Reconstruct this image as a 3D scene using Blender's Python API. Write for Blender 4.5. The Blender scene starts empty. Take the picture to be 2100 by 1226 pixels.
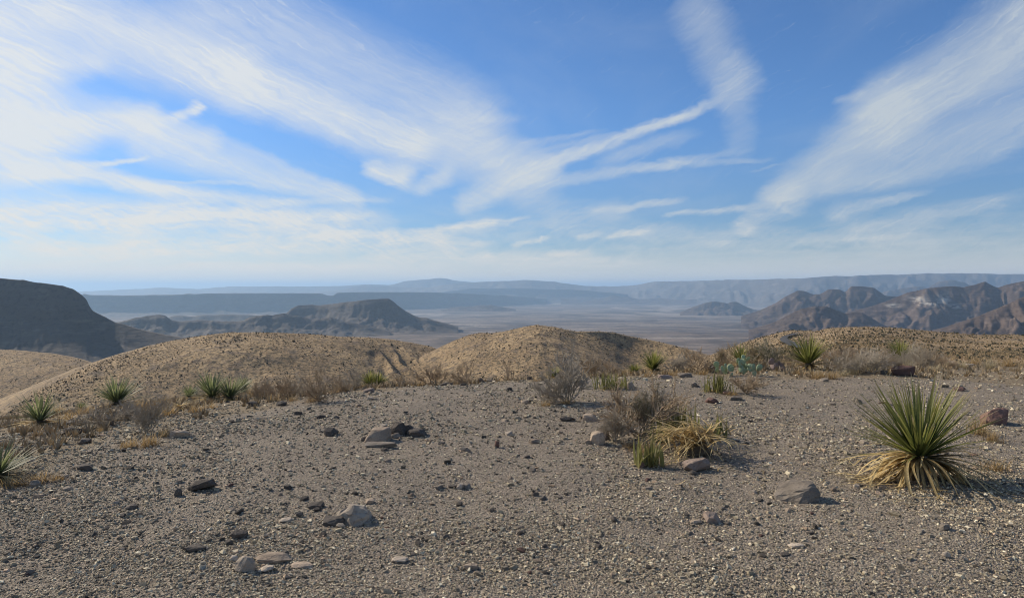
import bpy, bmesh, math, random
import numpy as np
from mathutils import Vector, Matrix, noise as mnoise

random.seed(7)
RNG = np.random.default_rng(7)
SC = bpy.context.scene
COL = SC.collection
R = math.radians

# ------------------------------------------------------------------ camera, sky, sun, exposure
F = 1376.0          # focal length in the photograph's pixels (2100 wide)
EYE = 1.62          # eye height over the gravel, metres
HZ = 590.0          # row of the eye level
SUN_AZ, SUN_EL = R(-58), R(34)      # sun ahead and to the left of the frame

cam = bpy.data.cameras.new('camera')
camo = bpy.data.objects.new('camera', cam)
COL.objects.link(camo)
camo.location = (0, 0, EYE)
camo.rotation_euler = (R(90), 0, 0)
cam.sensor_fit = 'HORIZONTAL'
cam.sensor_width = 36
cam.lens = F / 2100 * 36
cam.shift_y = -(613 - HZ) / 2100
cam.clip_start = 0.1
cam.clip_end = 300000
SC.camera = camo

SC.view_settings.view_transform = 'Standard'
SC.view_settings.look = 'None'
SC.view_settings.gamma = 1
SC.view_settings.use_curve_mapping = False
SC.view_settings.exposure = 0.0
SC.cycles.use_denoising = True
SC.cycles.filter_width = 1.05
SC.cycles.max_bounces = 6
SC.cycles.diffuse_bounces = 2
SC.cycles.volume_bounces = 1
SC.cycles.transparent_max_bounces = 8

sun = bpy.data.lights.new('sun', 'SUN')
sun.energy = 4.7
sun.angle = R(0.5)
sun.color = (1.0, 0.90, 0.76)
suno = bpy.data.objects.new('sun', sun)
COL.objects.link(suno)
sdir = Vector((math.sin(SUN_AZ) * math.cos(SUN_EL), math.cos(SUN_AZ) * math.cos(SUN_EL), math.sin(SUN_EL)))
suno.rotation_euler = sdir.to_track_quat('Z', 'Y').to_euler()
suno.location = (-20, 10, 30)


class NT:
    """small helper to write node trees as expressions"""
    def __init__(s, tree):
        s.t = tree; s.n = tree.nodes; s.l = tree.links

    def put(s, sock, v):
        if isinstance(v, bpy.types.NodeSocket):
            s.l.new(v, sock)
        elif v is not None:
            sock.default_value = v

    def node(s, kind, **kw):
        nd = s.n.new(kind)
        for k, v in kw.items():
            setattr(nd, k, v)
        return nd

    def m(s, op, a, b=None, c=None, clamp=False):
        nd = s.n.new('ShaderNodeMath'); nd.operation = op; nd.use_clamp = clamp
        s.put(nd.inputs[0], a); s.put(nd.inputs[1], b); s.put(nd.inputs[2], c)
        return nd.outputs[0]

    def v(s, op, a, b=None, scale=None):
        nd = s.n.new('ShaderNodeVectorMath'); nd.operation = op
        s.put(nd.inputs[0], a); s.put(nd.inputs[1], b)
        if scale is not None:
            s.put(nd.inputs['Scale'], scale)
        return nd.outputs['Value'] if op in ('DOT_PRODUCT', 'LENGTH', 'DISTANCE') else nd.outputs['Vector']

    def xyz(s, x, y, z=0.0):
        nd = s.n.new('ShaderNodeCombineXYZ')
        s.put(nd.inputs[0], x); s.put(nd.inputs[1], y); s.put(nd.inputs[2], z)
        return nd.outputs[0]

    def sep(s, vec):
        nd = s.n.new('ShaderNodeSeparateXYZ'); s.put(nd.inputs[0], vec)
        return nd.outputs

    def noise(s, vec, scale, detail=3, rough=0.55, dist=0.0, color=False):
        nd = s.n.new('ShaderNodeTexNoise')
        s.put(nd.inputs['Vector'], vec); s.put(nd.inputs['Scale'], scale)
        nd.inputs['Detail'].default_value = detail; nd.inputs['Roughness'].default_value = rough
        nd.inputs['Distortion'].default_value = dist
        return nd.outputs['Color'] if color else nd.outputs['Fac']

    def voro(s, vec, scale, out='Color', feature='F1', rnd=1.0):
        nd = s.n.new('ShaderNodeTexVoronoi'); nd.feature = feature
        s.put(nd.inputs['Vector'], vec); s.put(nd.inputs['Scale'], scale)
        nd.inputs['Randomness'].default_value = rnd
        return nd.outputs[out]

    def rng(s, v, a, b, c=0.0, d=1.0, smooth=True):
        nd = s.n.new('ShaderNodeMapRange')
        nd.interpolation_type = 'SMOOTHSTEP' if smooth else 'LINEAR'
        s.put(nd.inputs[0], v); s.put(nd.inputs[1], a); s.put(nd.inputs[2], b); s.put(nd.inputs[3], c); s.put(nd.inputs[4], d)
        return nd.outputs[0]

    def mix(s, fac, a, b, mode='MIX'):
        nd = s.n.new('ShaderNodeMix'); nd.data_type = 'RGBA'; nd.blend_type = mode
        s.put(nd.inputs[0], fac)
        s.put(nd.inputs[6], (*a, 1) if isinstance(a, tuple) and len(a) == 3 else a)
        s.put(nd.inputs[7], (*b, 1) if isinstance(b, tuple) and len(b) == 3 else b)
        return nd.outputs[2]

    def ramp(s, fac, stops, mode='LINEAR'):
        nd = s.n.new('ShaderNodeValToRGB'); cr = nd.color_ramp; cr.interpolation = mode
        while len(cr.elements) < len(stops):
            cr.elements.new(0.5)
        for e, (p, c) in zip(cr.elements, stops):
            e.position = p; e.color = (*c, 1)
        s.put(nd.inputs[0], fac)
        return nd.outputs[0]

    def attr(s, name, out='Fac'):
        nd = s.n.new('ShaderNodeAttribute'); nd.attribute_name = name
        return nd.outputs[out]


def sky_dir(px, py):
    x, y, z = (px - 1050) / F, 1.0, (HZ - py) / F
    return math.atan2(x, y), math.atan2(z, math.hypot(x, y))


# cirrus: each streak runs from A to B (photo rows and columns turned into azimuth and elevation), half widths, opacity
CIRRUS = [
    ((120, 20), (500, 165), 95, 80, .72), ((500, 165), (850, 295), 78, 62, .78), ((850, 300), (1080, 345), 66, 70, .5),
    ((440, 20), (960, 240), 160, 110, .42), ((950, 260), (1100, 390), 100, 70, .40), ((0, 60), (40, 290), 120, 130, .75),
    ((30, 150), (200, 120), 70, 40, .5), ((30, 260), (300, 240), 70, 40, .8), ((280, 245), (420, 285), 45, 40, .6),
    ((300, 285), (720, 415), 52, 30, .62), ((400, 265), (780, 420), 22, 16, .35), ((280, 262), (405, 222), 16, 14, .65),
    ((382, 226), (412, 204), 12, 14, .7), ((0, 350), (230, 345), 34, 14, .95), ((200, 345), (320, 320), 11, 6, .7),
    ((60, 335), (450, 415), 22, 28, .85), ((400, 402), (640, 425), 24, 14, .6), ((0, 436), (400, 448), 38, 44, .80),
    ((300, 436), (800, 455), 32, 28, .78), ((0, 508), (700, 502), 36, 32, .74), ((420, 478), (760, 470), 20, 24, .5), ((600, 482), (1010, 500), 32, 24, .72),
    ((800, 492), (1090, 447), 20, 7, .8), ((0, 545), (900, 548), 16, 16, .55), ((1300, 505), (2140, 480), 44, 60, .28), ((980, 470), (1300, 478), 40, 40, .26), ((700, 520), (1350, 535), 30, 26, .55),
    ((748, 338), (850, 372), 26, 36, .85), ((845, 392), (930, 350), 22, 32, .5), ((955, 415), (1130, 340), 40, 34, .62),
    ((1080, 345), (1500, 195), 27, 11, .74), ((1090, 378), (1530, 303), 22, 11, .42), ((1220, 332), (1440, 265), 26, 22, .32), ((1090, 312), (1260, 268), 10, 6, .25),
    ((1330, 338), (1600, 322), 14, 6, .3), ((1430, 20), (1512, 170), 74, 68, .36), ((1512, 170), (1520, 300), 58, 40, .24),
    ((2140, 60), (1830, 230), 120, 96, .72), ((1830, 230), (1610, 400), 92, 52, .66), ((1610, 400), (1520, 465), 50, 28, .42),
    ((2140, 240), (1720, 375), 60, 42, .5), ((2100, 300), (1750, 385), 26, 26, .3), ((1705, 206), (1775, 194), 9, 20, .32),
    ((1345, 447), (1570, 420), 9, 12, .5), ((1215, 433), (1400, 410), 9, 10, .5), ((1690, 448), (1895, 392), 26, 8, .45),
    ((1230, 494), (1340, 468), 10, 14, .6), ((1180, 489), (1235, 481), 6, 8, .45), ((1050, 505), (1130, 490), 10, 8, .6),
    ((1140, 445), (1260, 430), 42, 36, .35), ((1580, 500), (1930, 478), 16, 22, .32), ((1730, 480), (2140, 395), 18, 20, .32),
    ((1130, 520), (1300, 500), 12, 8, .4), ((1540, 348), (1612, 328), 4, 4, .25), ((1060, 300), (1240, 262), 14, 8, .25),
    ((800, 220), (1080, 240), 30, 12, .22), ((0, 476), (300, 470), 22, 16, .4), ((560, 420), (800, 410), 10, 8, .35), ((330, 372), (560, 385), 7, 8, .35), ((1300, 470), (1560, 500), 20, 30, .2),
]



def build_world():
    w = bpy.data.worlds.new('World'); SC.world = w
    w.use_nodes = True
    t = NT(w.node_tree); t.n.clear()
    sky = t.node('ShaderNodeTexSky', sky_type='NISHITA')
    sky.sun_disc = False
    sky.sun_elevation = SUN_EL
    sky.sun_rotation = SUN_AZ
    sky.altitude = 1200; sky.air_density = 1.0; sky.dust_density = 0.6; sky.ozone_density = 2.0
    d = t.v('NORMALIZE', t.node('ShaderNodeTexCoord').outputs['Generated'])
    x, y, z = t.sep(d)
    az = t.m('ARCTAN2', x, y); el = t.m('ARCSINE', z)
    zc = t.m('MAXIMUM', z, 0.03)
    plane = t.xyz(t.m('DIVIDE', x, zc), t.m('DIVIDE', y, zc), 0)          # the sheet of cirrus seen in perspective
    P = t.xyz(az, el, 0)
    # frayed edges
    w1 = t.v('SUBTRACT', t.noise(t.v('MULTIPLY', P, (5, 12, 1)), 1.0, 4, .6, 0, True), (.5, .5, .5))
    w2 = t.v('SUBTRACT', t.noise(t.v('MULTIPLY', P, (30, 60, 1)), 1.0, 4, .65, .4, True), (.5, .5, .5))
    Pw = t.v('ADD', P, t.v('ADD', t.v('MULTIPLY', w1, (.055, .028, 0)), t.v('MULTIPLY', w2, (.022, .012, 0))))
    acc = None
    for A, B, wa, wb, op in CIRRUS:
        a = sky_dir(*A); b = sky_dir(*B)
        ab = (b[0] - a[0], b[1] - a[1], 0); L2 = ab[0] ** 2 + ab[1] ** 2
        pa = t.v('SUBTRACT', Pw, (a[0], a[1], 0))
        hu = t.m('MULTIPLY', t.v('DOT_PRODUCT', pa, ab), 1 / L2)
        h = t.m('MINIMUM', t.m('MAXIMUM', hu, 0.0), 1.0)
        dist = t.v('DISTANCE', pa, t.v('SCALE', ab, scale=h))
        wid = t.m('MULTIPLY_ADD', h, (wb - wa) / F * 1.05, wa / F * 1.05)
        mk = t.rng(dist, wid, t.m('MULTIPLY', wid, .05), 0.0, op * 1.08)
        if max(wa, wb) <= 36:          # thin wisps fade out at both ends
            mk = t.m('MULTIPLY', mk, t.m('MULTIPLY', t.rng(hu, -.12, .22), t.rng(hu, 1.12, .72)))
        acc = mk if acc is None else t.m('ADD', acc, t.m('MULTIPLY', mk, t.m('SUBTRACT', 1.0, acc)))
    # fibres: drawn out along the wind, two headings left and right of the view
    def fibres(ang, sx, sy, seed):
        c, s_ = math.cos(ang), math.sin(ang)
        u = t.v('DOT_PRODUCT', Pw, (c, s_, 0)); v_ = t.v('DOT_PRODUCT', Pw, (-s_, c, 0))
        return t.noise(t.xyz(t.m('MULTIPLY', u, sx), t.m('MULTIPLY', v_, sy), seed), 1.0, 6, .62, .5)
    fl = fibres(R(-22), 7, 80, 1.0); fr = fibres(R(27), 7, 80, 5.0); fh = fibres(R(4), 8, 80, 9.0)
    gl = fibres(R(-24), 16, 260, 11.0); gr = fibres(R(29), 16, 260, 15.0)
    side = t.rng(az, R(-10), R(4))
    low = t.rng(el, R(10), R(4))
    def blend(a, b, k):
        return t.m('ADD', t.m('MULTIPLY', a, t.m('SUBTRACT', 1.0, k)), t.m('MULTIPLY', b, k))
    coarse = blend(blend(fl, fr, side), fh, low)
    fine = blend(gl, gr, side)
    big = t.noise(t.v('MULTIPLY', P, (7, 18, 1)), 1.0, 5, .62, .5)
    e = t.m('ADD', t.m('MULTIPLY', t.m('SUBTRACT', coarse, .5), 1.0), t.m('MULTIPLY', t.m('SUBTRACT', fine, .5), .75))
    e = t.m('ADD', e, t.m('MULTIPLY', t.m('SUBTRACT', big, .5), .9))
    bill = t.noise(t.v('MULTIPLY', Pw, (17, 62, 1)), 1.0, 5, .6, .8)
    e = t.m('ADD', e, t.m('MULTIPLY', t.m('MULTIPLY', t.m('SUBTRACT', bill, .5), low), 1.5))
    e = t.m('MULTIPLY', e, t.m('MULTIPLY_ADD', low, .75, 1.0))
    acc = t.m('ADD', acc, t.m('MULTIPLY', e, t.m('MULTIPLY_ADD', acc, .85, .06)))
    acc = t.m('ADD', acc, t.m('MULTIPLY', t.m('MULTIPLY', t.rng(fine, .54, .78), t.rng(big, .40, .66)), .30))
    dens = t.rng(acc, .03, .98, 0.0, .93, False)
    # thin cirrus carried on over the rest of the sky
    wide = t.noise(t.v('MULTIPLY', plane, (.9, .35, 1)), 1.0, 6, .6, .6)
    absaz = t.m('ABSOLUTE', az)
    outside = t.m('MAXIMUM', t.rng(absaz, R(37), R(52)), t.rng(el, R(23), R(34)))
    thin = t.m('MULTIPLY', t.rng(wide, .42, .75), t.m('MULTIPLY_ADD', outside, .55, .14))
    dens = t.m('ADD', dens, t.m('MULTIPLY', thin, t.m('SUBTRACT', 1.0, t.m('MINIMUM', dens, 1.0))))
    # milky air low over the horizon
    veil = t.m('MULTIPLY', t.m('MULTIPLY', t.rng(el, R(4.2), R(0.3)), t.rng(fh, .3, .65, t.rng(el, R(1.5), R(5), .95, .5), 1.1)), .92)
    dens = t.m('ADD', dens, t.m('MULTIPLY', veil, t.m('SUBTRACT', 1.0, t.m('MINIMUM', dens, 1.0))))
    dens = t.m('MINIMUM', dens, .96)
    toward = t.rng(t.v('DOT_PRODUCT', d, tuple(sdir)), .15, .95)           # thin cloud glows towards the sun
    cloud = t.mix(toward, (5.5, 6.1, 6.6), (7.9, 8.1, 8.1))
    cloud = t.mix(t.rng(el, R(9), R(1)), cloud, t.mix(toward, (7.3, 7.2, 6.8), (9.0, 8.3, 7.2)))
    blue = t.mix(1.0, sky.outputs[0], t.mix(t.rng(el, R(2), R(15)), (.60, .74, .92), (.66, .97, 1.30)), 'MULTIPLY')
    col = t.mix(dens, blue, cloud)
    bg = t.node('ShaderNodeBackground'); bg.inputs[1].default_value = 0.1
    t.l.new(col, bg.inputs[0])
    out = t.node('ShaderNodeOutputWorld'); t.l.new(bg.outputs[0], out.inputs[0])
    w.cycles.sampling_method = 'MANUAL'; w.cycles.sample_map_resolution = 512


build_world()

# ------------------------------------------------------------------ numpy noise


def _hash(ix, iy, seed):
    n = (ix.astype(np.int64) * 374761393 + iy.astype(np.int64) * 668265263 + seed * 1442695041) & 0xFFFFFFFF
    n = ((n ^ (n >> 13)) * 1274126177) & 0xFFFFFFFF
    n = n ^ (n >> 16)
    return (n & 0xFFFF) / 32767.5 - 1.0


def vnoise(x, y, seed=0):
    x, y = np.broadcast_arrays(np.asarray(x, float), np.asarray(y, float))
    ix, iy = np.floor(x), np.floor(y)
    fx, fy = x - ix, y - iy
    fx = fx * fx * fx * (fx * (fx * 6 - 15) + 10); fy = fy * fy * fy * (fy * (fy * 6 - 15) + 10)
    a = _hash(ix, iy, seed); b = _hash(ix + 1, iy, seed); c = _hash(ix, iy + 1, seed); d = _hash(ix + 1, iy + 1, seed)
    return (a * (1 - fx) + b * fx) * (1 - fy) + (c * (1 - fx) + d * fx) * fy


def fbm(x, y, seed=0, octaves=4, gain=.5):
    s, a, f = 0, 1.0, 1.0
    for k in range(octaves):
        s = s + a * vnoise(np.asarray(x) * f + 17.3 * k, np.asarray(y) * f - 9.1 * k, seed + k)
        a *= gain; f *= 2.03
    return s


def sstep(a, b, x):
    t = np.clip((np.asarray(x, float) - a) / (b - a), 0, 1)
    return t * t * (3 - 2 * t)


# ------------------------------------------------------------------ objects


def tag(o, label=None, cat=None, group=None, kind=None):
    for k, v in (('label', label), ('category', cat), ('group', group), ('kind', kind)):
        if v:
            o[k] = v
    return o


def empty(name, loc, rz=0, scale=1.0):
    o = bpy.data.objects.new(name, None); COL.objects.link(o)
    o.location = loc; o.rotation_euler = (0, 0, rz); o.scale = (scale,) * 3
    o.empty_display_size = .1
    return o


def link(name, mesh, parent=None):
    o = bpy.data.objects.new(name, mesh); COL.objects.link(o)
    if parent:
        o.parent = parent
    return o


def mesh_arrays(name, verts, faces, mats, smooth=True, attrs=None, color=None):
    """faces: (n,3) or (n,4) int array"""
    verts = np.asarray(verts, np.float32); faces = np.asarray(faces, np.int32)
    me = bpy.data.meshes.new(name)
    k = faces.shape[1]
    me.vertices.add(len(verts)); me.vertices.foreach_set('co', verts.ravel())
    me.loops.add(faces.size); me.loops.foreach_set('vertex_index', faces.ravel())
    me.polygons.add(len(faces))
    me.polygons.foreach_set('loop_start', np.arange(0, faces.size, k, dtype=np.int32))
    me.polygons.foreach_set('use_smooth', np.full(len(faces), smooth, dtype=bool))
    for mm in (mats if isinstance(mats, (list, tuple)) else [mats]):
        me.materials.append(mm)
    for an, av in (attrs or {}).items():
        at = me.attributes.new(an, 'FLOAT', 'POINT'); at.data.foreach_set('value', np.asarray(av, np.float32))
    if color is not None:
        at = me.attributes.new('tint', 'FLOAT_COLOR', 'POINT')
        c4 = np.ones((len(verts), 4), np.float32); c4[:, :3] = color
        at.data.foreach_set('color', c4.ravel())
    me.update(calc_edges=True)
    return me


def grid_faces(nr, nc, wrap=False):
    i = np.arange(nr - 1)[:, None] * nc; j = np.arange(nc if wrap else nc - 1)[None, :]
    j2 = (j + 1) % nc
    return np.stack([i + j, i + j2, i + nc + j2, i + nc + j], -1).reshape(-1, 4)


# ------------------------------------------------------------------ materials


def material(name):
    m = bpy.data.materials.new(name); m.use_nodes = True
    t = NT(m.node_tree); t.n.clear()
    bs = t.node('ShaderNodeBsdfPrincipled'); out = t.node('ShaderNodeOutputMaterial')
    t.l.new(bs.outputs[0], out.inputs[0])
    bs.inputs['Roughness'].default_value = .9
    bs.inputs['Specular IOR Level'].default_value = .2
    return m, t, bs


def bump(t, bs, height, dist, strength=1.0):
    b = t.node('ShaderNodeBump'); b.inputs['Strength'].default_value = strength; b.inputs['Distance'].default_value = dist
    t.put(b.inputs['Height'], height)
    t.l.new(b.outputs[0], bs.inputs['Normal'])


def obj_co(t):
    return t.node('ShaderNodeTexCoord').outputs['Object']


def mat_gravel_soil():
    m, t, bs = material('gravel_soil'); co = obj_co(t)
    cells = t.voro(co, 70); c1 = t.sep(cells)[0]
    cells2 = t.sep(t.voro(co, 150))[1]
    n = t.noise(co, .55, 4, .6); n2 = t.noise(co, 5, 5, .65)
    base = t.mix(t.rng(n, .35, .65), (.232, .180, .120), (.340, .266, .178))
    base = t.mix(t.rng(n2, .35, .7), base, (.155, .122, .092))
    grit = t.ramp(c1, [(0, (.07, .06, .05)), (.3, (.205, .162, .112)), (.6, (.32, .254, .178)), (.85, (.45, .365, .26)), (1, (.60, .50, .37))])
    base = t.mix(.62, base, grit)
    base = t.mix(.35, base, t.ramp(cells2, [(0, (.08, .066, .053)), (1, (.48, .40, .30))]))
    # beyond the gravel the soil carries straw coloured litter
    veg = t.attr('veg')
    straw = t.mix(t.noise(co, 9, 5, .7), (.17, .125, .075), (.36, .27, .155))
    fac = t.m('MULTIPLY', t.rng(t.m('ADD', veg, t.m('MULTIPLY', t.m('SUBTRACT', n2, .5), 1.0)), .35, .75), .8)
    base = t.mix(fac, base, straw)
    t.l.new(base, bs.inputs['Base Color'])
    h = t.m('ADD', t.m('MULTIPLY', t.voro(co, 70, 'Distance'), -.8), t.m('ADD', t.m('MULTIPLY', t.voro(co, 150, 'Distance'), -.35), t.m('MULTIPLY', n2, .8)))
    bump(t, bs, h, .018, 1.0)
    return m


def mat_plain():
    m, t, bs = material('desert_plain'); co = obj_co(t)
    n1 = t.noise(co, 1 / 900, 6, .6, .6); n2 = t.noise(t.v('MULTIPLY', co, (1, .55, 1)), 1 / 2600, 5, .55, .8)
    n3 = t.noise(co, 1 / 45, 4, .7); n4 = t.noise(t.v('MULTIPLY', co, (.35, 1, 1)), 1 / 500, 5, .65, .5)
    c = t.mix(t.rng(n1, .42, .58), (.095, .068, .048), (.23, .168, .118))
    c = t.mix(t.rng(n4, .54, .62), c, (.33, .26, .195))
    c = t.mix(t.m('MULTIPLY', t.rng(n3, .45, .62), .7), c, (.075, .066, .05))
    c = t.mix(t.m('MULTIPLY', t.rng(n4, .44, .36), .85), c, (.045, .038, .036))
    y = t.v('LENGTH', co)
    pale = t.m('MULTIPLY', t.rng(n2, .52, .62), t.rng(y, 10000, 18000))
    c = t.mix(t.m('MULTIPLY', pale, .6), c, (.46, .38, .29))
    t.l.new(c, bs.inputs['Base Color'])
    return m


def mat_hill():
    m, t, bs = material('dry_grass_hill'); co = obj_co(t)
    n1 = t.noise(co, 1 / 45, 4, .6); n2 = t.noise(co, 1 / 2.2, 5, .7); n3 = t.noise(co, 1 / 9, 4, .65)
    c = t.mix(t.rng(n1, .3, .7), (.36, .246, .130), (.52, .36, .19))
    c = t.mix(t.rng(n3, .48, .68), c, (.225, .165, .11))
    c = t.mix(t.m('MULTIPLY', t.rng(n2, .47, .60), .85), c, (.135, .112, .07))
    c = t.mix(t.m('MULTIPLY', t.rng(n2, .42, .28), .7), c, (.52, .385, .22))
    t.l.new(c, bs.inputs['Base Color'])
    bump(t, bs, t.m('ADD', n2, t.m('MULTIPLY', n3, 1.2)), 1.6, 1.0)
    return m


def mat_mountain(name, dark, mid, light, scale):
    m, t, bs = material(name); co = obj_co(t)
    n1 = t.noise(co, 1 / scale, 6, .62, .3); n2 = t.noise(t.v('MULTIPLY', co, (1, 1, 5)), 4 / scale, 5, .65)
    n3 = t.noise(co, 30 / scale, 3, .7)
    c = t.mix(t.rng(n1, .35, .65), dark, mid)
    c = t.mix(t.m('MULTIPLY', t.rng(n2, .52, .70), .8), c, light)
    c = t.mix(t.m('MULTIPLY', t.rng(n3, .5, .65), .6), c, tuple(.55 * v for v in dark))
    pale = t.m('MULTIPLY', t.attr('pale'), t.rng(n2, .42, .56))
    c = t.mix(pale, c, (.52, .46, .37))
    t.l.new(c, bs.inputs['Base Color'])
    bump(t, bs, t.m('ADD', n1, t.m('MULTIPLY', n2, .5)), scale * .05, .45)
    return m


def mat_rock(name, c0, c1, c2, rough=.9):
    m, t, bs = material(name); co = obj_co(t)
    info = t.node('ShaderNodeObjectInfo')
    co = t.v('ADD', co, t.v('SCALE', (13.1, 7.7, 3.3), scale=info.outputs['Random']))
    n1 = t.noise(co, 7, 5, .65, .3); n2 = t.noise(co, 45, 4, .7)
    c = t.mix(t.rng(n1, .3, .7), c0, c1)
    c = t.mix(t.rng(n2, .5, .75), c, c2)
    v = t.m('MULTIPLY_ADD', info.outputs['Random'], .5, .75)
    c = t.mix(1.0, c, t.xyz(v, v, v), 'MULTIPLY')
    t.l.new(c, bs.inputs['Base Color']); bs.inputs['Roughness'].default_value = rough
    bump(t, bs, t.m('ADD', n1, t.m('MULTIPLY', n2, .45)), .02, .9)
    return m


def mat_tint(name, var=.35, scale=30, trans=0.0):
    """colour from the per-piece tint attribute, roughened by noise"""
    m, t, bs = material(name); co = obj_co(t)
    n = t.noise(co, scale, 4, .65)
    v = t.rng(n, .3, .7, 1 - var, 1 + var)
    t.l.new(t.mix(1.0, t.attr('tint', 'Color'), t.xyz(v, v, v), 'MULTIPLY'), bs.inputs['Base Color'])
    return m


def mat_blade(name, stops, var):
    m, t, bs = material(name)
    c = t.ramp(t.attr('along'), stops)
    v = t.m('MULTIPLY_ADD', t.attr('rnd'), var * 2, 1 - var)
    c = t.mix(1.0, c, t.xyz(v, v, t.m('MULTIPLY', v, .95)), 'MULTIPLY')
    n = t.noise(t.v('MULTIPLY', obj_co(t), (1, 1, 1)), 60, 3, .6)
    k = t.rng(n, .3, .7, .8, 1.2)
    c = t.mix(1.0, c, t.xyz(k, k, k), 'MULTIPLY')
    t.l.new(c, bs.inputs['Base Color'])
    bs.inputs['Roughness'].default_value = .55; bs.inputs['Specular IOR Level'].default_value = .35
    # thin leaf: some light comes through
    tr = t.node('ShaderNodeBsdfTranslucent'); t.l.new(c, tr.inputs[0])
    mx = t.node('ShaderNodeMixShader'); mx.inputs[0].default_value = .45
    t.l.new(bs.outputs[0], mx.inputs[1]); t.l.new(tr.outputs[0], mx.inputs[2])
    out = [n_ for n_ in t.n if n_.type == 'OUTPUT_MATERIAL'][0]
    t.l.new(mx.outputs[0], out.inputs[0])
    return m


def mat_plain_colour(name, a, b, scale=20, rough=.9):
    m, t, bs = material(name)
    t.l.new(t.mix(t.noise(obj_co(t), scale, 4, .65), a, b), bs.inputs['Base Color'])
    bs.inputs['Roughness'].default_value = rough
    return m


M = dict(
    soil=mat_gravel_soil(), plain=mat_plain(), hill=mat_hill(),
    mount=mat_mountain('brown_mountain_rock', (.082, .058, .044), (.140, .100, .074), (.21, .158, .118), 420),
    mesa=mat_mountain('mesa_rock', (.085, .068, .052), (.120, .094, .070), (.165, .13, .095), 600),
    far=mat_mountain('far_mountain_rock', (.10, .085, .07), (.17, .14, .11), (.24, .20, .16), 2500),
    gravel=mat_tint('gravel_stone', .3, 60), scrub=mat_tint('scrub_leaf', .3, 2),
    rock_tan=mat_rock('tan_rock', (.33, .25, .175), (.45, .345, .24), (.22, .165, .12)),
    rock_pale=mat_rock('pale_rock', (.40, .32, .235), (.52, .425, .315), (.27, .21, .155)),
    rock_dark=mat_rock('dark_rock', (.085, .070, .056), (.14, .115, .09), (.22, .18, .135)),
    rock_grey=mat_rock('grey_rock', (.20, .162, .12), (.29, .238, .18), (.14, .113, .085)),
    rock_red=mat_rock('reddish_rock', (.17, .095, .07), (.24, .145, .11), (.11, .07, .058)),
    rock_brown=mat_rock('brown_rock', (.24, .175, .13), (.33, .25, .19), (.15, .115, .09)),
    sotol=mat_blade('sotol_leaf', [(0, (.20, .19, .10)), (.10, (.17, .185, .05)), (.45, (.175, .19, .05)), (.78, (.26, .25, .075)), (.93, (.42, .34, .18)), (1, (.42, .36, .25))], .35),
    sotol_grey=mat_blade('grey_green_sotol_leaf', [(0, (.24, .22, .13)), (.15, (.17, .195, .09)), (.7, (.19, .215, .095)), (.92, (.38, .34, .21)), (1, (.40, .36, .26))], .35),
    lechu=mat_blade('agave_leaf', [(0, (.30, .26, .12)), (.2, (.25, .235, .085)), (.7, (.225, .215, .075)), (.95, (.27, .20, .10)), (1, (.20, .13, .08))], .35),
    straw=mat_blade('dead_leaf_straw', [(0, (.34, .23, .105)), (.4, (.56, .41, .19)), (.8, (.64, .50, .26)), (1, (.54, .44, .27))], .55),
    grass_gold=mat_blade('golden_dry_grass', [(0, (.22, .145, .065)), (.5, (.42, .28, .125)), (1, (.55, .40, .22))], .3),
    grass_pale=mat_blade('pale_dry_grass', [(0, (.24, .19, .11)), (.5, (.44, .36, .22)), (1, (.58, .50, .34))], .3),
    twig=mat_plain_colour('grey_twig', (.27, .225, .165), (.48, .41, .31), 12),
    twig_brown=mat_plain_colour('brown_twig', (.25, .18, .115), (.46, .345, .22), 12),
    leaf_olive=mat_plain_colour('olive_leaf', (.14, .145, .065), (.25, .235, .11), 25),
    leaf_tan=mat_plain_colour('tan_leaf', (.34, .25, .14), (.50, .375, .21), 25),
    stem=mat_plain_colour('fibrous_stem', (.09, .07, .05), (.2, .16, .11), 40),
    cactus=mat_plain_colour('cactus_pad', (.21, .26, .135), (.40, .45, .27), 14, .6),
    cactus_purple=mat_plain_colour('purplish_cactus_pad', (.24, .17, .15), (.36, .28, .23), 14, .6),
    road=mat_plain_colour('asphalt', (.055, .053, .05), (.085, .08, .075), .6),
)

# ------------------------------------------------------------------ the lie of the land
TAB_R = np.array([0, 25, 60, 150, 300, 1000, 3000, 6500, 9000, 12000, 15000, 20000, 40000, 95000.])
TAB_Z = np.array([0, -2.5, -14, -44, -62, -125, -300, -415, -520, -575, -595, -602, -606, -610.])
EDGE_PX = np.array([-900, 50, 300, 500, 700, 900, 1100, 1350, 1600, 1900, 2200, 3200.])
EDGE_R = np.array([6.0, 6.6, 7.4, 8.2, 9.2, 10.0, 10.6, 11.2, 12.2, 13.0, 13.5, 14])
EDGE_S = np.array([.15, .150, .150, .155, .19, .22, .20, .16, .095, .085, .085, .085])


def ground_z(x, y):
    x = np.asarray(x, float); y = np.asarray(y, float)
    r = np.hypot(x, y)
    az = np.arctan2(x, y)
    px = 1050 + F * np.tan(np.clip(az, -1.15, 1.15))
    re = np.interp(px, EDGE_PX, EDGE_R); s = np.interp(px, EDGE_PX, EDGE_S)
    front = sstep(math.radians(115), math.radians(75), np.abs(az))
    t = np.maximum(0, r - re); w = 3.0
    near = -s * (t - w * (1 - np.exp(-t / w)))
    near = near * front - (1 - front) * .02 * r
    und = .045 * fbm(x * .45, y * .45, 3, 3) + .012 * fbm(x * 2.3, y * 2.3, 9, 3)
    und = und * sstep(1.2, 3.5, r)
    tab = np.interp(r, TAB_R, TAB_Z)
    tab = tab + sstep(800, 4000, r) * (fbm(x / 2200, y / 2200, 21, 4) * 22 * sstep(25000, 9000, r) + fbm(x / 260, y / 260, 31, 3) * 5.0)
    k = sstep(24, 60, r)
    return (near + und) * (1 - k) + tab * k


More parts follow.
